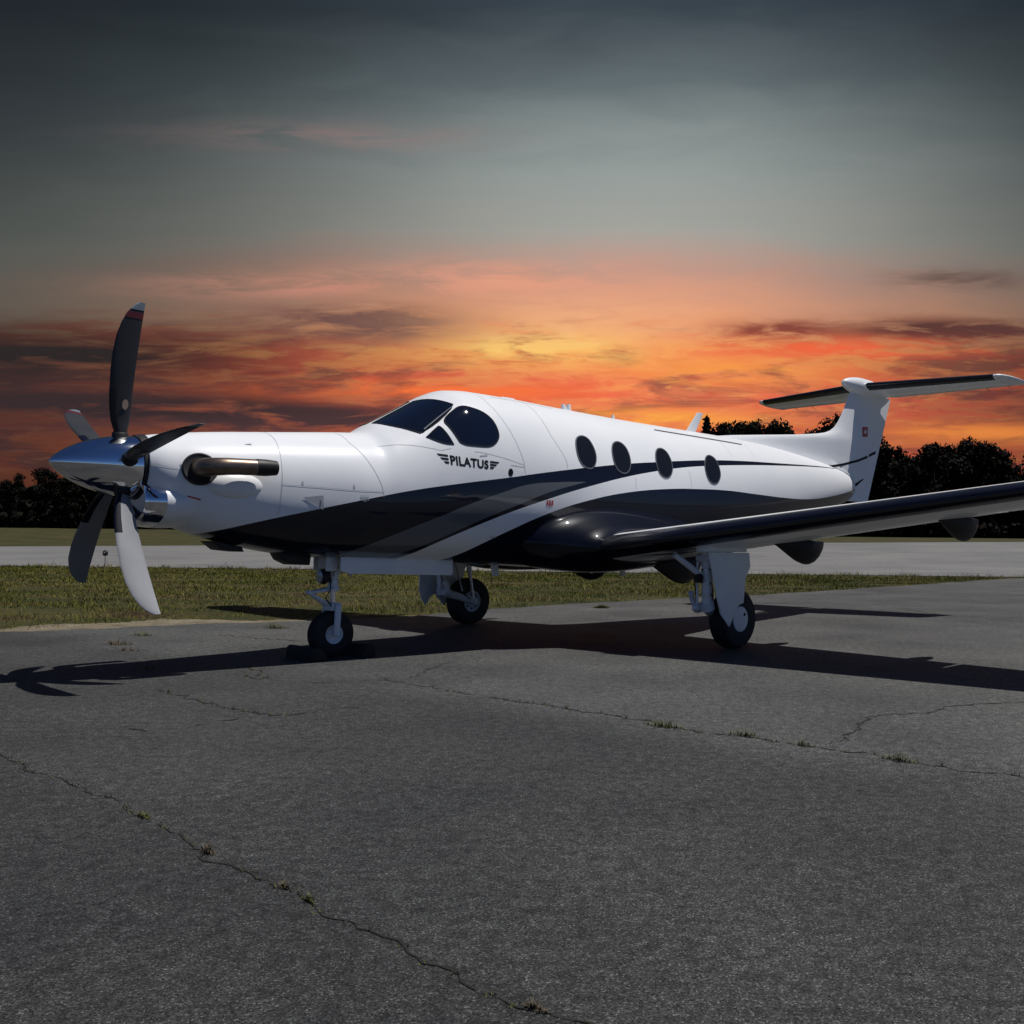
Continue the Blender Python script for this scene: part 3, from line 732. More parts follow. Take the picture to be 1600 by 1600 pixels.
for x0, t0 in ((1.80, .075), (2.27, .075), (.83, .20)):
    strip([(x0, t0), (x0, t0+.055)], .016, .0022, M['seam'], 'latch', FUS, n=4)

# ---- lettering on the nose, wrapped on the skin
TL, TR, BR, BL = (3.262, 1.982), (3.700, 1.957), (3.692, 1.868), (3.264, 1.883)
def logo_map(u, v):
    x = (BL[0]*(1-u)+BR[0]*u)*(1-v)+(TL[0]*(1-u)+TR[0]*u)*v; z = (BL[1]*(1-u)+BR[1]*u)*(1-v)+(TL[1]*(1-u)+TR[1]*u)*v
    return x, float(fth(x, z))
cu = bpy.data.curves.new('lettering', 'FONT'); cu.body = 'PILATUS'; cu.size = 1.0; cu.offset = .032; cu.resolution_u = 4; cu.space_character = 1.06
tmp = bpy.data.objects.new('tmp', cu); COL.objects.link(tmp); bpy.context.view_layer.update()
tme = tmp.to_mesh(); LV = np.array([v.co[:] for v in tme.vertices]); LF = [tuple(p.vertices) for p in tme.polygons]; tmp.to_mesh_clear(); bpy.data.objects.remove(tmp)
LV[:, 0] = (LV[:, 0]-LV[:, 0].min())/np.ptp(LV[:, 0]); LV[:, 1] = (LV[:, 1]-LV[:, 1].min())/np.ptp(LV[:, 1])
q = on_body([logo_map(.012+u*.976, v) for u, v, _ in LV], .003)
LETT = MB().add(q, LF).build('lettering', M['print'], FUS, smooth=False, recalc=False)
for s_ in (0, 1):
    for k_, (v0, v1, len_) in enumerate(((.80, 1.0, .26), (.45, .66, .20), (.10, .31, .13))):
        dv = .10
        pts = [(-.03, v0), (-.03, v1), (-.03-len_, v1), (-.03-len_+.05, v0)]
        if s_: pts = [(1-u, v) for u, v in pts]
        MB().add(on_body([logo_map(*p) for p in pts], .003), [(0, 1, 2, 3)]).build('emblem_bar', M['print'], FUS, smooth=False)

# ---- roof antennas
def blade_ant(x0, x1, z0, xt0, xt1, zt, th, name='blade_antenna', y=0.0):
    mb = MB(); R = []
    for (a, b, z) in ((x0, x1, z0), (xt0, xt1, zt)):
        c = (a+b)/2; h = (b-a)/2
        R.append([(c+h*math.cos(t), y+th*math.sin(t)*(1 if z == z0 else .6), z) for t in np.linspace(0, 2*math.pi, 16, endpoint=False)])
    return mb.loft(R, True, True, True).build(name, M['white'], AC)
blade_ant(7.86, 8.10, 2.70, 8.18, 8.32, 3.06, .022)
blade_ant(5.45, 5.60, 2.72, 5.46, 5.51, 2.835, .03); blade_ant(5.54, 5.62, 2.72, 5.55, 5.61, 2.845, .03)
blade_ant(6.35, 6.43, 2.70, 6.37, 6.41, 2.81, .02); blade_ant(4.45, 4.75, 2.74, 4.5, 4.7, 2.795, .05)
blade_ant(4.38, 4.50, .92, 4.42, 4.52, .75, .015); blade_ant(6.55, 6.65, .86, 6.58, 6.67, .72, .015); blade_ant(5.98, 6.05, .86, 6.0, 6.05, .76, .012)

# ---- engine cowl furniture
mb = MB()                                                      # chin intake: chrome lip round a dark mouth
prof = [(.70, .66), (.635, .72), (.60, .80), (.592, .88), (.605, .96), (.635, 1.02), (.68, 1.06), (.735, 1.085)]
mb.lathe([(a, r) for a, r in prof], (0.0, 0, 1.405), 'x', 56, sy=.345, sz=.188)
INL = mb.build('intake_lip', M['chrome'], AC)
mb = MB(); mb.lathe([(.735, 1.087), (.80, 1.10), (.88, 1.09), (.98, 1.03), (1.10, .92), (1.25, .75)], (0, 0, 1.405), 'x', 56, sy=.345, sz=.188); mb.build('intake_fairing', M['white'], AC)
mb = MB(); mb.lathe([(.72, .0), (.72, .4), (.70, .68)], (0, 0, 1.405), 'x', 40, sy=.345, sz=.188); mb.build('intake_mouth', M['black'], AC)
mb = MB(); mb.lathe([(.60, .262), (.635, .270), (.66, .275)], (0, 0, 1.695), 'x', 48); mb.build('spinner_gap', M['black'], AC)
for s_ in (-1, 1):
    mb = MB()
    path = [(.965, .34, 1.690), (.97, .44, 1.692), (.985, .52, 1.696), (1.03, .575, 1.702), (1.10, .600, 1.708), (1.20, .610, 1.712), (1.33, .615, 1.716)]
    mb.tube([(a, s_*b, c) for a, b, c in path], [.084, .082, .078, .074, .071, .069, .069], 24, cap=False)
    EX = mb.build('exhaust_stack', M['exhaust'], AC)
    mb = MB(); mb.tube([(1.325, s_*.615, 1.716), (1.34, s_*.616, 1.717), (1.42, s_*.618, 1.719), (1.505, s_*.622, 1.722)], [.069, .0715, .071, .062], 24, cap=False)
    mb.tube([(1.505, s_*.622, 1.722), (1.40, s_*.617, 1.718)], [.058, .054], 24, cap=False); mb.lathe([(1.41, .0), (1.41, .054)], (0, s_*.617, 1.718), 'x', 20)
    mb.build('exhaust_outlet', M['soot'], EX)
    c0 = on_body([(.965, fth(.965, 1.685))], 0)[0]; n0 = fnrm(np.array([.965]), np.array([float(fth(.965, 1.685))]))[0]
    mb = MB(); a1 = np.cross(n0, (0, 0, 1)); a1 /= np.linalg.norm(a1); a2 = np.cross(a1, n0); R = []
    for d, r in ((-.03, .138), (.014, .138), (.020, .128), (.014, .112), (.012, .100), (.012, .02)):
        R.append([c0+n0*d+r*(math.cos(t)*a1*1.0+math.sin(t)*a2*.98) for t in np.linspace(0, 2*math.pi, 32, endpoint=False)])
    R = [[(p[0], p[1]*(-s_), p[2]) for p in r] for r in R]
    mb.loft(R); mb.build('exhaust_collar', M['black'], EX)
    mb = MB(); mb.ell((1.28, s_*.405, 1.565), (.27, .120, .125), 32, 18); mb.build('cowl_blister', M['white'], AC)
mb = MB(); mb.prism([(1.22, 1.10), (1.47, 1.05), (1.49, 1.005), (1.32, 1.022)], -.14, .14); mb.build('belly_scoop', M['black'], AC, bevel=.008)
mb = MB(); mb.prism([(1.84, 1.0), (2.15, .97), (2.14, .885), (1.98, .890), (1.88, .935)], -.10, .10); mb.build('belly_scoop', M['black'], AC, bevel=.008)
mb = MB(); q = on_body([(1.36, .82), (1.43, .845), (1.425, .80)], .006); mb.add(q, [(0, 1, 2)]); mb.build('cowl_vane', M['seam'], AC, smooth=False)

# ---- spinner and propeller
ZP, XH = 1.695, .500
mb = MB(); prof = []
for t in np.linspace(0, 1, 30)**1.6: prof.append((.62*t, max(.002, .252*(1-(1-t)**2.0)**.72)))
prof += [(.632, .246)]
mb.lathe(prof, (0, 0, ZP), 'x', 64, cap0=True, cap1=True); SPN = mb.build('spinner', M['chrome'], AC, angle=70)
BR_ = np.array([.20, .26, .36, .48, .60, .76, .90, 1.05, 1.16, 1.24, 1.29, 1.32, 1.335])
BLE = np.array([.455, .448, .412, .392, .382, .375, .378, .395, .425, .462, .498, .530, .555])
BTE = np.array([.520, .535, .548, .551, .553, .559, .566, .576, .584, .591, .595, .598, .598])
BTH = np.array([.055, .050, .036, .028, .024, .020, .017, .014, .012, .010, .008, .006, .004])
def blade_rings(theta, rs, grow=0.0, frac=(0, 1)):
    er = np.array((0, -math.sin(theta), math.cos(theta))); et = np.array((0, -math.cos(theta), -math.sin(theta))); ex = np.array((1., 0, 0)); R = []
    for r in rs:
        le, te, th = (np.interp(r, BR_, q) for q in (BLE, BTE, BTH)); phi = math.radians(14*(.75-r))
        ch = te-le; ca, sa = math.cos(phi), math.sin(phi); ring = []
        up = [(s_, math.sqrt(max(0, s_))*(1-s_)**.8*1.6) for s_ in (1-np.cos(np.linspace(0, math.pi, 12)))/2]
        pts = [(s_, h) for s_, h in up]+[(s_, -h*.75) for s_, h in up[-2:0:-1]]
        for s_, h in pts:
            s2 = frac[0]+s_*(frac[1]-frac[0])
            cx_ = le+ch*s2-.49; hh = th*h*.9+math.copysign(grow, h) if h else 0
            if frac != (0, 1): hh = th*(math.sqrt(max(0, s2))*(1-s2)**.8*1.6)*.9*(1 if h >= 0 else -.75)+math.copysign(grow, h)
            ring.append(np.array((.49, 0, ZP))+er*r+(cx_-(grow if s_ == 0 else 0))*(ca*ex+sa*et)+hh*(-sa*ex+ca*et))
        R.append(ring)
    return R
for kb in range(5):
    th = kb*math.radians(72)+.134
    bl = MB().loft(blade_rings(th, np.unique(np.concatenate([BR_, np.linspace(.2, 1.3, 24)]))), True, True, True).build('propeller_blade', M['blade'], AC, angle=50)
    MB().loft(blade_rings(th, np.linspace(.24, .62, 10), .0025, (0, .30)), True, True, True).build('deice_boot', M['boot'], bl)
    bl.data.materials.append(M['bladef']); nr = 22
    for p_ in bl.data.polygons:
        if len(p_.vertices) == 4 and p_.index % nr < 11: p_.material_index = 1
    half = lambda rr: [q_[:12] for q_ in blade_rings(th, rr, .0022)]
    MB().loft(half(np.linspace(1.20, 1.25, 4)), False).build('tip_band', M['pink'], bl, recalc=False)
    MB().loft(half((1.272, 1.30, 1.32, 1.336)), False).build('blade_tip', M['btip'], bl, recalc=False)
    er = np.array((0, -math.sin(th), math.cos(th))); et = np.array((0, -math.cos(th), -math.sin(th))); c = np.array((.49, 0, ZP))
    mb = MB(); mb.tube([c+er*.16, c+er*.262, c+er*.275], [.062, .060, .050], 20); mb.build('blade_cuff', M['black'], bl)
    # maker's oval on the camber face
    mb = MB(); r0 = .50; R = []
    le, te, tk = (np.interp(r0, BR_, q_) for q_ in (BLE, BTE, BTH)); phi = math.radians(14*(.75-r0))
    ch_d = math.cos(phi)*np.array((1., 0, 0))+math.sin(phi)*et; nn = -math.sin(phi)*np.array((1., 0, 0))+math.cos(phi)*et
    cc = c+er*r0+ch_d*((le+te)/2+.030-.49)+nn*(tk*.62)
    mb.add([cc+nn*.0045+er*.042*math.sin(t)+ch_d*.024*math.cos(t)-nn*.004*math.cos(t) for t in np.linspace(0, 2*math.pi, 20, endpoint=False)], [tuple(range(20))]); mb.build('oval_decal', M['tan'], bl, smooth=False)

# ---- wings
AFX = (1-np.cos(np.linspace(0, math.pi, 26)))/2
def naca(x, t): return 5*t*(.2969*np.sqrt(x)-.126*x-.3516*x**2+.2843*x**3-.1036*x**4)
def af_ring(y, xle, xte, zle, zte, t, c0=0.0, c1=1.0, grow=0.0, camber=.02, n=26):
    xs_ = c0+(c1-c0)*(1-np.cos(np.linspace(0, math.pi, n)))/2 if c0 == 0 else np.linspace(c0, c1, n)
    if c1 < 1 and c0 == 0: xs_ = c1*(1-np.cos(np.linspace(0, math.pi/2, n)))
    ch = xte-xle; cam_ = camber*4*xs_*(1-xs_); th = naca(xs_, t)
    up = [(xle+ch*a, y, zle+(zte-zle)*a+ch*(c+h)+grow) for a, c, h in zip(xs_, cam_, th)]
    lo = [(xle+ch*a, y, zle+(zte-zle)*a+ch*(c-h)-grow) for a, c, h in zip(xs_, cam_, th)]
    if c0 == 0:
        if grow: up[0] = (up[0][0]-grow, y, zle); 
        return up[::-1]+lo[1:]
    return up[::-1]+lo
def wsec(y, side, **kw):
    a = abs(y); t = .165-.004*a
    return af_ring(side*a, 4.80+.105*a, 7.10-.06*a, .945+.117*a, .885+.120*a, t, **kw)
for side in (-1, 1):
    YS = np.concatenate([[.55, 1.0, 1.5], np.linspace(2, 7.9, 20)])
    main = [wsec(y, side, c1=.735) for y in YS]
    mb = MB().loft(main, True, True, True); WG = mb.build('wing', M['white'], AC, angle=50)
    MB().loft([wsec(y, side, c0=.74, c1=1.0, n=10) for y in np.linspace(1.05, 4.95, 10)], True, True, True).build('flap', M['white'], WG, angle=50)
    MB().loft([wsec(y, side, c0=.74, c1=1.0, n=10) for y in np.linspace(5.0, 7.6, 8)], True, True, True).build('aileron', M['white'], WG, angle=50)
    MB().loft([wsec(y, side, c1=.085, grow=.004, n=12) for y in np.linspace(1.15, 7.85, 22)], True, True, True).build('deice_boot', M['boot'], WG, angle=60)
    # tip with upturned winglet
    R = [wsec(7.9, side)]
    for y, dz_, xl, ch, t in ((8.02, .03, 5.70, .92, .12), (8.12, .11, 5.80, .80, .11), (8.19, .26, 5.92, .66, .10), (8.24, .48, 6.06, .52, .09), (8.27, .66, 6.18, .40, .08)):
        z0 = .945+.117*y+dz_; r = af_ring(side*y, xl, xl+ch, z0, z0-.02, t)
        R.append(r)
    MB().loft(R, True, True, True).build('winglet', M['white'], WG, angle=50)
    # root fairing
    R = []
    for y, xl, xt, zl, zt_, t in ((.40, 4.20, 8.55, 1.13, 1.15, .175), (.62, 4.24, 8.45, 1.13, 1.15, .185), (.80, 4.32, 8.2, 1.13, 1.14, .196), (.90, 4.42, 7.95, 1.12, 1.12, .195), (.98, 4.56, 7.7, 1.11, 1.09, .188),
                                (1.05, 4.72, 7.4, 1.095, 1.06, .178), (1.12, 4.86, 7.15, 1.086, 1.035, .168), (1.19, 4.918, 7.035, 1.084, 1.028, .162)):
        R.append(af_ring(side*y, xl, xt, zl, zt_, t, camber=.015, n=34))
    MB().loft(R, True, True, True).build('wing_root_fairing', M['navy'], AC, angle=60)
    # flap track pods under the trailing edge
    for k_, (y, xc, zc, L_, rz_) in enumerate(((.80, 6.75, .95, .62, .31), (2.58, 6.80, 1.18, .60, .265), (4.48, 6.72, 1.41, .54, .225))):
        mb = MB(); R = []
        for t in np.linspace(0, 1, 16):
            xx_ = xc-L_*1.15+2*L_*t; s_ = math.sin(math.pi*t**1.75)**.7 if 0 < t < 1 else .02
            R.append([(xx_, side*y+.105*s_*math.cos(a), zc+(rz_*s_*math.sin(a) if math.sin(a) < 0 else .02*s_*math.sin(a))) for a in np.linspace(0, 2*math.pi, 24, endpoint=False)])
        mb.loft(R, True, True, True).build('flap_track_fairing', M['pod'], WG, angle=60)
        if side < 0 and k_ == 2:
            pod = WG.children[-1]; pod.data.materials.append(M['podglass'])
            for p_ in pod.data.polygons:
                if p_.center.x < 6.66 and p_.center.z < 1.395: p_.material_index = 1
    # static wicks

# ---- fin, dorsal fairing and rudder
LEC = [(2.00, 12.45), (2.30, 12.3), (2.45, 11.5), (2.60, 9.6), (2.70, 8.45), (2.765, 8.62), (2.82, 9.05), (2.88, 9.6), (2.95, 10.25), (3.02, 10.9), (3.07, 11.3), (3.11, 11.6), (3.15, 11.83), (3.20, 12.0), (3.28, 12.16), (3.40, 12.30), (3.55, 12.43), (3.75, 12.575), (3.95, 12.715), (4.06, 12.79)]
def te_x(z): return 13.41+(z-1.99)*.463
def fin_h(x, z, xle, xte):
    d = max(0.0, x-xle); h = .088*(1-math.exp(-d/.30)); h = min(h, .088*min(1, (xte+.45-x)/1.35))
    ztop = float(fsec(min(x, 12.7))[0]); h += .05*math.exp(-max(0, z-ztop+.02)/.07)*min(1, d/.5) if x < 12.6 else 0
    if z < 3.15: h *= (.45+.55*min(1, max(0, (x-11.2)/1.2)))
    return max(h, .002)
R = []
for z, xl in LEC:
    xh = te_x(z)-.46; n = 30; ss = ((1-np.cos(np.linspace(0, math.pi/2, n))))
    xx_ = xl+(xh-xl)*ss
    up = [(x_, fin_h(x_, z, xl, te_x(z)), z) for x_ in xx_]; lo = [(x_, -fin_h(x_, z, xl, te_x(z)), z) for x_ in xx_]
    R.append(up[::-1]+lo[1:])
FIN = MB().loft(R, True, True, True).build('vertical_fin', M['white'], AC, angle=50)
R = []
for z in np.linspace(1.93, 4.055, 14):
    xt = te_x(z); xh = xt-.45; xs_ = np.linspace(xh, xt, 8)
    h = [.030*(1-(x_-xh)/.45)+.003 for x_ in xs_]
    R.append([(x_, b, z) for x_, b in zip(xs_, h)][::-1]+[(x_, -b, z) for x_, b in zip(xs_, h)])
RUD = MB().loft(R, True, True, True).build('rudder', M['white'], AC, angle=50)
def fin_side(x, z, s_):
    zz = np.array([q[0] for q in LEC]); xl = float(np.interp(z, zz, [q[1] for q in LEC])); xt = te_x(z)
    if x > xt-.455: return s_*(.030*(1-(x-(xt-.45))/.45)+.006)
    return s_*(fin_h(x, z, xl, xt)+.003)
for s_ in (-1, 1):
    for pts, w0, w1 in (([(11.80, 2.545), (12.3, 2.62), (12.9, 2.74), (13.4, 2.87), (13.72, 2.965)], .018, .028), ([(12.68, 2.235), (12.85, 2.30), (13.0, 2.365), (13.16, 2.425)], .040, .012)):
        mb = MB(); n = 24; t = np.linspace(0, len(pts)-1, n); i = np.clip(t.astype(int), 0, len(pts)-2); u = t-i; V = []
        for a, b in zip(i, u):
            x_ = pts[a][0]*(1-b)+pts[a+1][0]*b; z_ = pts[a][1]*(1-b)+pts[a+1][1]*b; w = w0+(w1-w0)*(a+b)/(len(pts)-1)
            V += [(x_, fin_side(x_, z_+w, s_), z_+w), (x_, fin_side(x_, z_-w, s_), z_-w)]
        mb.add(V, [(2*j, 2*j+2, 2*j+3, 2*j+1) for j in range(n-1)]).build('fin_stripe', M['print'], FIN, recalc=False)
    # flag: red square, white cross
    def quad(x0, x1, z0, z1, m, name, par, e): 
        V = [(x_, fin_side(x_, z_, s_)+s_*e, z_) for x_, z_ in ((x0, z0), (x1, z0+.02), (x1, z1+.02), (x0, z1))]
        return MB().add(V, [(0, 1, 2, 3)]).build(name, m, par, smooth=False, recalc=False)
    FL = quad(13.05, 13.27, 3.19, 3.375, M['redp'], 'flag', FIN, .0)
    quad(13.145, 13.178, 3.235, 3.33, M['tip'], 'flag_cross', FL, .002); quad(13.10, 13.222, 3.265, 3.297, M['tip'], 'flag_cross', FL, .003)

# ---- tailplane
def tsec(y, c0=0.0, c1=1.0, **kw):
    a = abs(y); xl = 12.92+.215*a; xt = 14.53+.012*a
    return af_ring(y, xl, xt, 4.125, 4.115, .115, c0, c1, camber=-.01, **kw)
for side in (-1, 1):
    ys_ = np.linspace(.02, 2.42, 10)*side
    TP = MB().loft([tsec(y, c1=.66) for y in ys_], True, True, True).build('tailplane', M['white'], AC, angle=50)
    MB().loft([tsec(y, .668, 1.0, n=10) for y in np.linspace(.12, 2.42, 10)*side], True, True, True).build('elevator', M['white'], TP, angle=50)
    MB().loft([tsec(y, c1=.10, grow=.004, n=12) for y in np.linspace(.20, 2.36, 10)*side], True, True, True).build('deice_boot', M['boot'], TP, angle=60)
    R = [tsec(2.424*side)]
    for y, xl, xt in ((2.50, 13.50, 14.57), (2.56, 13.66, 14.60), (2.60, 13.90, 14.62), (2.615, 14.10, 14.62)):
        R.append(af_ring(y*side, xl, xt, 4.128, 4.115, .10*(1-(y-2.42)*2.5), camber=-.01))
    MB().loft(R, True, True, True).build('tailplane_tip', M['white'], TP, angle=50)
    for y in (1.85, 2.25): MB().tube([(14.50, side*y, 4.11), (14.66, side*y, 4.075)], [.006, .003], 6).build('static_wick', M['frame'], TP)
mb = MB(); R = []
for t in np.linspace(0, 1, 24):
    x_ = 12.44+1.95*t; r = (math.sin(math.pi*min(1, t*2.6)*.5)**.55 if t < .53 else ((1-t)/.47)**.7) if 0 < t < 1 else .05
    R.append([(x_, .165*r*math.cos(a), 4.128+.168*r*math.sin(a)) for a in np.linspace(0, 2*math.pi, 28, endpoint=False)])
mb.loft(R, True, True, True).build('fin_bullet', M['white'], AC, angle=60)

# ---- undercarriage
def tyre(c, R_, w, hubr, parent, nm='tyre'):
    prof = [(-w*.30, hubr), (-w*.46, hubr*1.12), (-w*.50, hubr+(R_-hubr)*.45), (-w*.47, R_-.035), (-w*.36, R_-.010), (-w*.18, R_), (-w*.165, R_-.006), (-w*.13, R_-.006), (-w*.115, R_),
            (-.01, R_), (-.006, R_-.006), (.006, R_-.006), (.01, R_), (w*.115, R_), (w*.13, R_-.006), (w*.165, R_-.006), (w*.18, R_), (w*.36, R_-.010), (w*.47, R_-.035), (w*.50, hubr+(R_-hubr)*.45), (w*.46, hubr*1.12), (w*.30, hubr)]
    mb = MB().lathe(prof, c, 'y', 48)
    # the tyre flattens a little where it stands
    mb.v = [(x, y, max(z, .004)) for x, y, z in mb.v]
    return mb.build(nm, M['rubber'], parent, angle=35)
# nose gear: oleo strut, fork and torque link
mb = MB(); mb.tube([(2.445, 0, 1.10), (2.44, 0, .66)], [.052, .050], 18); mb.tube([(2.44, 0, .67), (2.44, 0, .635)], [.062, .062], 18); mb.tube([(2.40, -.03, 1.0), (2.62, -.03, .78)], .018, 8)
mb.tube([(2.44, -.07, .80), (2.44, .07, .80)], .03, 10); mb.box((2.36, .0, .93), (.07, .14, .14))
NG = mb.build('nose_gear', M['gear'], AC)
MB().tube([(2.44, 0, .64), (2.437, 0, .50)], .034, 16).build('oleo', M['chromerod'], NG)
mb = MB(); mb.box((2.43, 0, .485), (.10, .19, .075)); mb.box((2.43, -.112, .36), (.062, .026, .30), Matrix.Rotation(.05, 3, 'Y')); mb.box((2.43, .112, .36), (.062, .026, .30), Matrix.Rotation(.05, 3, 'Y'))
mb.tube([(2.43, -.135, .222), (2.43, .135, .222)], .022, 12); mb.build('fork', M['gear'], NG, bevel=.008)
mb = MB()
for s_ in (-1, 1):
    mb.tube([(2.42, s_*.045, .655), (2.19, s_*.012, .625)], [.020, .013], 8); mb.tube([(2.19, s_*.012, .625), (2.39, s_*.045, .500)], [.013, .020], 8)
mb.tube([(2.19, -.03, .625), (2.19, .03, .625)], .020, 10); mb.tube([(2.40, -.06, .50), (2.40, .06, .50)], .018, 10); mb.build('torque_link', M['gear'], NG)
mb = MB(); mb.lathe([(-.035, .0), (-.035, .045), (-.01, .070), (.02, .075), (.05, .055), (.06, .0)], (2.31, -.03, .775), 'x', 24); LT = mb.build('taxi_lamp', M['black'], NG)
MB().lathe([(-.040, .0), (-.042, .03), (-.034, .062)], (2.31, -.03, .775), 'x', 24).build('lamp_lens', M['lens'], LT)
mb = MB(); mb.tube([(2.40, -.05, .98), (2.36, -.075, .82), (2.37, -.08, .66), (2.33, -.06, .57), (2.40, -.09, .47)], .007, 6); mb.build('hose', M['black'], NG)
mb = MB()
for zz in (.73, .86): mb.tube([(2.441, 0, zz-.012), (2.441, 0, zz+.012)], [.058, .058], 16)
mb.build('strut_clamp', M['steel'], NG)
tyre((2.43, 0, .222), .222, .158, .085, NG)
mb = MB()
for s_ in (-1, 1): mb.lathe([(s_*.050, .020), (s_*.046, .045), (s_*.030, .052), (s_*.040, .070), (s_*.062, .082), (s_*.066, .092), (s_*.050, .095)], (2.43, 0, .222), 'y', 32)
mb.lathe([(-.072, .012), (-.072, .026), (-.03, .03), (.03, .03), (.072, .026), (.072, .012)], (2.43, 0, .222), 'y', 16); mb.build('rim', M['gearw'], NG)
mb = MB(); mb.prism([(2.37, .965), (2.37, .835), (2.47, .805), (3.66, .775), (3.68, .79), (3.68, .945)], -.245, -.230); mb.build('gear_door', M['gearw'], NG, bevel=.004)
mb = MB(); mb.prism([(2.37, .965), (2.37, .835), (2.47, .805), (3.66, .775), (3.68, .79), (3.68, .945)], .230, .245); mb.build('gear_door', M['gearw'], NG, bevel=.004)
mb = MB(); mb.prism([(2.28, 1.0), (2.28, .83), (2.40, .83), (2.40, 1.0)], -.14, -.128); mb.build('gear_door', M['gear'], NG, bevel=.003)
# main gear, trailing link
for side in (-1, 1):
    yc = side*2.265
    mb = MB(); mb.tube([(5.42, yc, 1.12), (5.43, yc, .50)], [.062, .055], 16); mb.tube([(5.40, yc-.09, .985), (5.40, yc+.09, .985)], .05, 12)
    mb.tube([(5.43, yc, .52), (5.46, yc, .44)], [.075, .075], 16); mb.tube([(5.0, yc-side*.10, 1.02), (5.25, yc-side*.05, .87), (5.40, yc, .76)], [.030, .034, .030], 10)
    mb.tube([(5.36, yc-side*.075, .95), (5.36, yc-side*.075, .50)], .014, 8); mb.tube([(5.33, yc-side*.05, .74), (5.40, yc-side*.12, .62), (5.42, yc-side*.1, .47)], .009, 6)
    MG = mb.build('main_gear', M['gear'], AC)
    mb = MB(); mb.tube([(5.45, yc-side*.02, .46), (5.70, yc-side*.13, .38), (5.90, yc-side*.13, .325)], [.058, .050, .052], 14); mb.tube([(5.90, yc-side*.17, .325), (5.90, yc+side*.10, .325)], .040, 14); mb.build('trailing_link', M['gear'], MG)
    mb = MB(); mb.tube([(5.78, yc-side*.12, 1.06), (5.82, yc-side*.12, .72)], [.036, .036], 12); mb.tube([(5.82, yc-side*.12, .74), (5.88, yc-side*.13, .36)], [.024, .024], 12); mb.build('shock_absorber', M['steel'], MG)
    mb = MB(); mb.lathe([(0, .0), (0, .040), (.03, .052), (.06, .05), (.07, 0)], (5.27, yc-side*.02, .775), 'x', 20); MB.build(mb, 'gear_pulley', M['black'], MG)
    mb = MB(); mb.tube([(5.44, yc-side*.16, .47), (5.40, yc-side*.18, .56), (5.36, yc-side*.16, .62)], .030, 8); mb.ell((5.43, yc-side*.12, .455), (.08, .05, .055), 14, 8); mb.build('brake_fitting', M['gear'], MG)
    mb = MB(); mb.tube([(5.38, yc-side*.07, 1.0), (5.34, yc-side*.11, .85), (5.36, yc-side*.10, .66), (5.44, yc-side*.15, .52), (5.62, yc-side*.19, .46), (5.80, yc-side*.18, .36)], .008, 6); mb.build('brake_hose', M['black'], MG)
    mb = MB()
    for zz in (.60, .72, .86): mb.tube([(5.425, yc, zz-.012), (5.425, yc, zz+.012)], [.070, .070], 16)
    mb.build('hose_clamp', M['steel'], MG)
    mb = MB(); mb.tube([(5.50, yc-side*.02, 1.0), (5.62, yc-side*.08, .80), (5.70, yc-side*.12, .47)], [.016, .013, .013], 8); mb.build('side_link', M['steel'], MG)
    tyre((5.90, yc, .325), .325, .225, .135, MG)
    mb = MB()
    for s_ in (-1, 1): mb.lathe([(s_*.070, .03), (s_*.066, .075), (s_*.050, .085), (s_*.060, .115), (s_*.088, .132), (s_*.092, .146), (s_*.070, .150)], (5.90, yc, .325), 'y', 36)
    mb.build('rim', M['gear'], MG)
    for k_ in range(8):
        a = k_*math.pi/4; mb = MB(); mb.lathe([(0, .0), (0, .012), (.012, .012), (.012, 0)], (5.90+.1*math.cos(a), yc-side*.085, .325+.1*math.sin(a)), 'y', 8); mb.build('wheel_bolt', M['black'], MG)
    mb = MB(); mb.lathe([(side*.112, .0), (side*.114, .118), (side*.110, .136), (side*.100, .140), (side*.096, .140)], (5.90, yc, .325), 'y', 36)
    HC = mb.build('hub_cap', M['gearw'], MG)
    MB().lathe([(side*.100, .139), (side*.106, .150), (side*.094, .160)], (5.90, yc, .325), 'y', 36).build('cap_seal', M['black'], HC)
    MB().lathe([(side*.117, .0), (side*.117, .018), (side*.112, .019)], (5.965, yc, .375), 'y', 12).build('valve_hole', M['black'], HC)
    # leg door on the outboard side of the leg
    pl = [(5.28, 1.045), (6.01, 1.045), (6.035, .89), (5.935, .77), (5.905, .60), (5.885, .50), (5.80, .49), (5.715, .42), (5.61, .262), (5.47, .40), (5.41, .57), (5.35, .80)]
    yd = side*2.392; n_ = len(pl)
    bulge = lambda x_, z_: side*(.03*math.sin(max(0, min(1, (x_-5.26)/.74))*math.pi)+.012)
    V = [(x_, yd+bulge(x_, z_), z_) for x_, z_ in pl]+[(x_, yd+bulge(x_, z_)-side*.018, z_) for x_, z_ in pl]
    mid = [(5.60, yd+side*.05, .80), (5.60, yd+side*.03, .80)]; V += mid
    F = [(i, (i+1) % n_, 2*n_) for i in range(n_)]+[(n_+(i+1) % n_, n_+i, 2*n_+1) for i in range(n_)]+[(i, n_+i, n_+(i+1) % n_, (i+1) % n_) for i in range(n_)]
    MB().add(V, F).build('leg_door', M['gearw'], MG, angle=30)
    # stub fairing above the door, and the lower wheel door hung inboard
    mb = MB(); mb.add([(5.27, yd, 1.05), (5.99, yd, 1.05), (5.95, yd, 1.24), (5.34, yd, 1.22), (5.27, yd-side*.16, 1.05), (5.99, yd-side*.16, 1.05), (5.95, yd-side*.2, 1.26), (5.34, yd-side*.2, 1.24)],
                      [(0, 1, 2, 3), (4, 7, 6, 5), (0, 4, 5, 1), (1, 5, 6, 2), (2, 6, 7, 3), (3, 7, 4, 0)]); mb.build('leg_stub_fairing', M['gearw'], MG, bevel=.01)
    yi = side*1.9
    mb = MB(); 
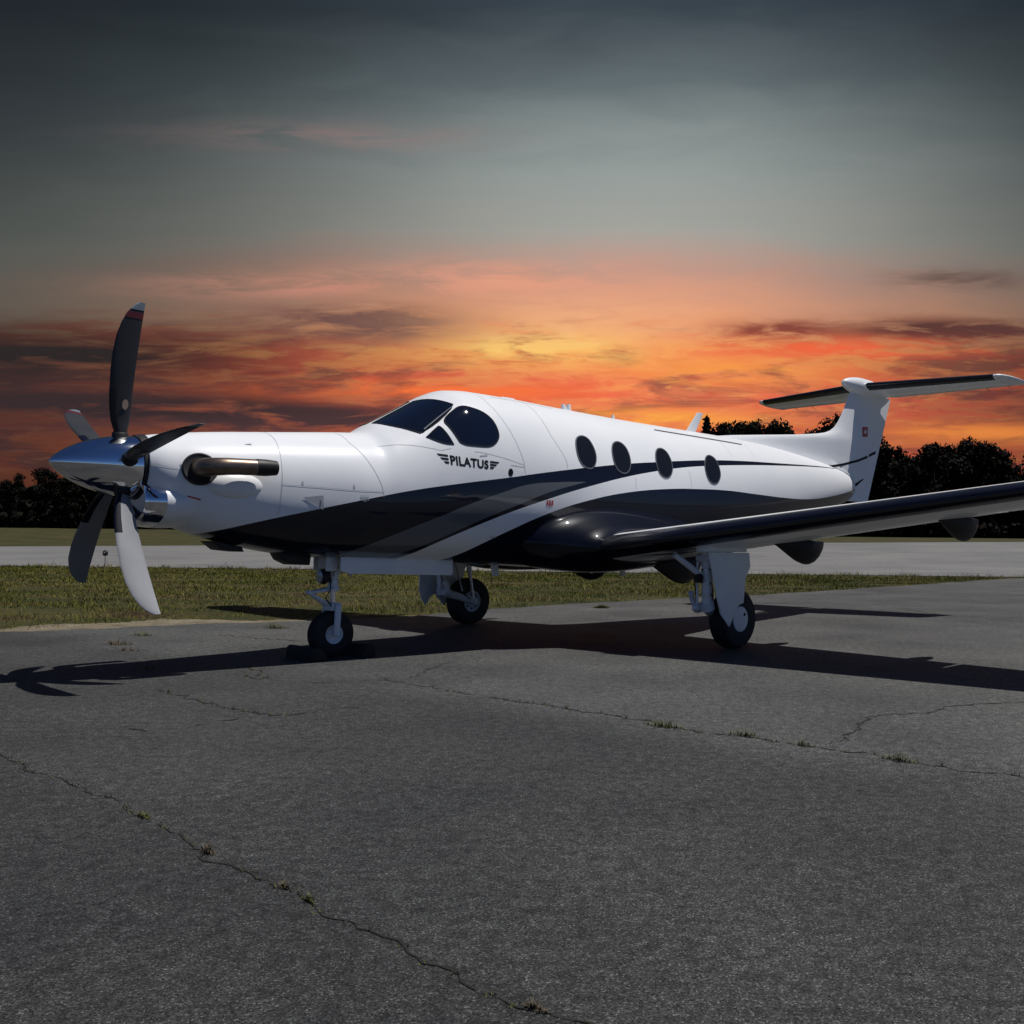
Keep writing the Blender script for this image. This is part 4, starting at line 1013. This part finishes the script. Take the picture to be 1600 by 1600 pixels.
    if side > 0: mb.prism([(5.17, .70), (5.40, .70), (5.46, .45), (5.36, .40), (5.27, .28), (5.21, .36), (5.16, .50)], yd-.01, yd+.008); mb.build('lower_door', M['gear'], MG, bevel=.004)
    mb = MB(); mb.add([(4.85, yc-side*.5, 1.0), (5.35, yc-side*.3, 1.02), (5.35, yc-side*.02, 1.06), (4.9, yc-side*.02, 1.04)], [(0, 1, 2, 3)]); mb.build('wheel_bay', M['black'], MG, smooth=False)

# =====================================================================================
# SMALL THINGS
# =====================================================================================
c_, s_n = math.cos(PSI), math.sin(PSI)
def l2w(x, y, z): return (PLANE_AT[0]+x*c_-y*s_n, PLANE_AT[1]+x*s_n+y*c_, z)
# chocks fore and aft of the nose wheel
for x_, lab, flip in ((2.43-.225, 'dark wooden chock in front of the nose wheel', 1), (2.43+.225, 'dark wooden chock behind the nose wheel', -1)):
    mb = MB(); pr = [(-.075, 0), (.085, 0), (.085, .018), (.02, .115), (-.045, .125), (-.075, .10)]
    mb.prism([(a*flip, b) for a, b in pr], -.24, .24)
    o = mb.build('wheel_chock', M['chock'], None, bevel=.006); o.location = l2w(x_+(-.03 if flip > 0 else .03), -.02, .002); o.rotation_euler = (0, 0, PSI); tag(o, lab, 'wheel chock', 'nose wheel chocks')
# edge light on a stake beside the taxiway
e = empty('edge_light', (-25.3, 42.9, -.03)); tag(e, 'dark round edge light on a thin stake by the runway', 'edge light')
MB().tube([(0, 0, 0), (0, 0, .62)], .014, 8).build('stake', M['black'], e)
MB().lathe([(.56, .02), (.58, .09), (.66, .115), (.76, .10), (.82, .05), (.83, 0)], (0, 0, 0), 'z', 20).build('lamp_head', M['black'], e)
MB().lathe([(-.002, 0), (-.002, .045), (.02, .05)], (0, -.118, .69), 'y', 16).build('lamp_lens', M['lens'], e)

# ---- grass
def grass_mat():
    m = bpy.data.materials.new('grass_blades'); m.use_nodes = True; t = m.node_tree; b = t.nodes['Principled BSDF']; k = NT(t)
    g = k.n('ShaderNodeNewGeometry'); s2 = k.n('ShaderNodeSeparateXYZ'); t.links.new(g.outputs['Position'], s2.inputs[0])
    v2 = k.xyz(k.m('MULTIPLY', s2.outputs[0], .5), s2.outputs[1], 0.0)
    a = k.noise(v2, .45, 6, .65); d = k.noise(v2, .9, 5, .6); f2 = k.noise(g.outputs['Position'], 30.0, 2, .6)
    c = k.ramp(k.m('ADD', a, k.m('MULTIPLY', k.m('SUBTRACT', f2, .5), .35)), [(.29, (.038, .054, .008)), (.41, (.100, .112, .012)), (.53, (.185, .170, .028)), (.67, (.245, .185, .080))])
    c = k.mix(k.step(d, .54, .66), c, (.105, .062, .026, 1))
    t.links.new(c, b.inputs['Base Color']); b.inputs['Roughness'].default_value = .7; b.inputs['Specular IOR Level'].default_value = .2
    return m
M['grass'] = grass_mat()
N = 230000; X_ = rng.uniform(-36, 18, N*4); Y_ = 3+ (rng.random(N*4)**1.35)*41
ey = edge_y(X_); ok = (Y_ > ey-.02) & (Y_ < 43.6) & (np.abs(X_+Y_*.25) < Y_*.75+8)
X_, Y_ = X_[ok][:N], Y_[ok][:N]; n = len(X_)
dist = (Y_-edge_y(X_))*.7
sandy = np.clip((1.35+.30*np.sin(X_*1.7)+.25*np.sin(X_*5.1+1)-dist)/.5, 0, 1)*np.clip((-3.2-X_)/2.2, .12, 1)
def lump(x, y): return (np.sin(x*1.3+1.7*np.sin(y*.8))+np.sin(y*1.9+1.3*np.sin(x*.7+2))+np.sin(x*3.1+y*2.3)*.6+np.sin(x*6.7-y*5.1)*.4)/3
thin = np.clip((-.18-lump(X_, Y_))*2.6, 0, .8)
keep = (rng.random(n) > sandy*.93) & (rng.random(n) > thin); X_, Y_, dist = X_[keep], Y_[keep], dist[keep]; n = len(X_)
pat = .5+.5*np.sin(X_*.9+2*np.sin(Y_*.35))*np.sin(Y_*.6+X_*.2)
H_ = (.018+.046*rng.random(n)**1.5)*(.6+.8*pat)*np.clip(.5+dist*.6, .5, 1.2); H_ += np.clip((Y_-41.5)*.06, 0, .12)*rng.random(n)
H_ *= np.clip(1+.9*lump(X_*1.7+5, Y_*1.7), .45, 2.1)
tall = rng.random(n) < .02; H_[tall] *= 2.2
wd = np.clip(.004*Y_/10, .004, .016)*(.7+.6*rng.random(n)); an = rng.uniform(0, np.pi*2, n); ln = rng.normal(0, .45, (n, 2))*H_[:, None]
V = np.empty((n*3, 3)); z0 = terr(X_, Y_)-.037
V[0::3] = np.stack([X_-np.cos(an)*wd, Y_-np.sin(an)*wd, z0], 1); V[1::3] = np.stack([X_+np.cos(an)*wd, Y_+np.sin(an)*wd, z0], 1); V[2::3] = np.stack([X_+ln[:, 0], Y_+ln[:, 1], z0+H_], 1)
me = bpy.data.meshes.new('grass'); me.vertices.add(n*3); me.vertices.foreach_set('co', V.ravel()); me.loops.add(n*3); me.loops.foreach_set('vertex_index', np.arange(n*3, dtype=np.int32))
me.polygons.add(n); me.polygons.foreach_set('loop_start', np.arange(0, n*3, 3, dtype=np.int32)); me.update(calc_edges=True); me.validate()
me.materials.append(M['grass']); o = bpy.data.objects.new('grass', me); COL.objects.link(o); tag(o, 'patchy green and straw-coloured grass strip beside the apron', 'grass', kind='stuff')
# weeds rooted in the cracks
M['weed'] = mat('weed_blade', (.105, .105, .022), .7, vary=.5, bscale=60); M['weeddry'] = mat('dry_weed_blade', (.11, .080, .038), .7, vary=.5, bscale=60)
def tuft(name, x, y, nb, h, spread, m, lab, seed, flat=1.0, group=None, slope=.6):
    r = random.Random(seed); mb = MB()
    for _ in range(nb):
        px = r.gauss(0, .42)*spread; py = r.gauss(0, .42)*spread*flat-px*slope; L = h*(.25+.75*r.random())*(1.1-.6*min(1, abs(px)/spread)); la = r.uniform(0, 6.283); le_ = r.uniform(.3, 1.5)*L
        w = .0022+.0016*r.random(); P_ = []
        for t in (0, .4, .75, 1):
            cx_, cy_, cz_ = px+le_*t*t*math.cos(la), py+le_*t*t*math.sin(la), L*(t-.25*t*t*(le_/L)); ww = w*(1-t*.92)
            P_ += [(cx_-ww*math.sin(la), cy_+ww*math.cos(la), cz_), (cx_+ww*math.sin(la), cy_-ww*math.cos(la), cz_)]
        mb.add(P_, [(0, 1, 3, 2), (2, 3, 5, 4), (4, 5, 7, 6)])
    o = mb.build(name, m, None, recalc=False); o.location = (x, y, .001); tag(o, lab, 'weed', group); return o
G_ = 'weeds growing from the asphalt cracks'
for i, (x, y, nb, h, sp_, mm, lab) in enumerate((
    (.05, 5.67, 46, .070, .13, 'weed', 'widest green weed tuft in the long right-hand crack, nearest the image centre'),
    (.50, 5.43, 34, .065, .075, 'weed', 'bushy green weed tuft, second from the left in the long right-hand crack'),
    (.80, 5.17, 22, .055, .06, 'weed', 'small weed tuft beside the crack junction'),
    (1.24, 4.83, 40, .055, .09, 'weed', 'rightmost weed tuft in the long crack below the wing'),
    (-4.92, 12.12, 70, .11, .22, 'weed', 'green weed clump on the asphalt left of the nose wheel'),
    (-5.71, 9.95, 60, .08, .20, 'weeddry', 'brown dry weed clump at the left edge of the propeller shadow'),
    (-5.30, 9.40, 40, .06, .20, 'weeddry', 'low trailing dry weeds nearest the propeller shadow'),
    (-5.98, 10.95, 46, .08, .16, 'weed', 'small green weed clump close to the sandy verge'),
    (-1.54, 3.27, 18, .045, .035, 'weeddry', 'thin dark weed sprig midway along the near left crack'),
    (-1.03, 2.84, 16, .035, .025, 'weed', 'bright green weed sprig on the near left crack'),
    (-1.15, 2.95, 14, .035, .025, 'weeddry', 'dark spiky weed sprig just up the near left crack from the bright one'),
    (-1.99, 3.69, 30, .030, .05, 'weed', 'flat green weed patch at the far end of the near left crack'),
    (-1.02, 17.1, 260, .10, .17, 'weed', 'flat green weed patch on the asphalt beneath the tail cone'),
    (-.27, 2.20, 20, .030, .04, 'weeddry', 'weed tuft at the bottom edge of the near crack'),
    (-4.35, 8.05, 26, .05, .12, 'weed', 'low green weeds just below the nose shadow'))):
    tuft('weed_tuft', x, y, int(nb*2.2), h, sp_, M[mm], lab, 40+i, .35, G_, .7 if y < 6 else .1)
# moss and seedlings caught along the near crack
mb = MB(); r = random.Random(77)
def sprout(x, y, n, sz):
    for _ in range(n):
        a = r.uniform(0, 6.283); px, py = x+r.gauss(0, .010), y+r.gauss(0, .008); L = sz*(.4+r.random()); la = r.uniform(0, 6.283)
        mb.add([(px-.003*math.sin(a), py+.003*math.cos(a), .001), (px+.003*math.sin(a), py-.003*math.cos(a), .001), (px+L*.6*math.cos(la), py+L*.6*math.sin(la), L)], [(0, 1, 2)])
for p in CR0:
    if r.random() < .40: sprout(p[0], p[1], r.randint(2, 8), .010)
for p in CR1:
    if r.random() < .35: sprout(p[0], p[1], r.randint(2, 6), .022)
for p in CR7+CR3:
    if r.random() < .4: sprout(p[0], p[1], r.randint(2, 6), .025)
tag(mb.build('moss', M['weed'], None, smooth=False, recalc=False), 'moss and seedlings lining the asphalt cracks', 'moss', kind='stuff')
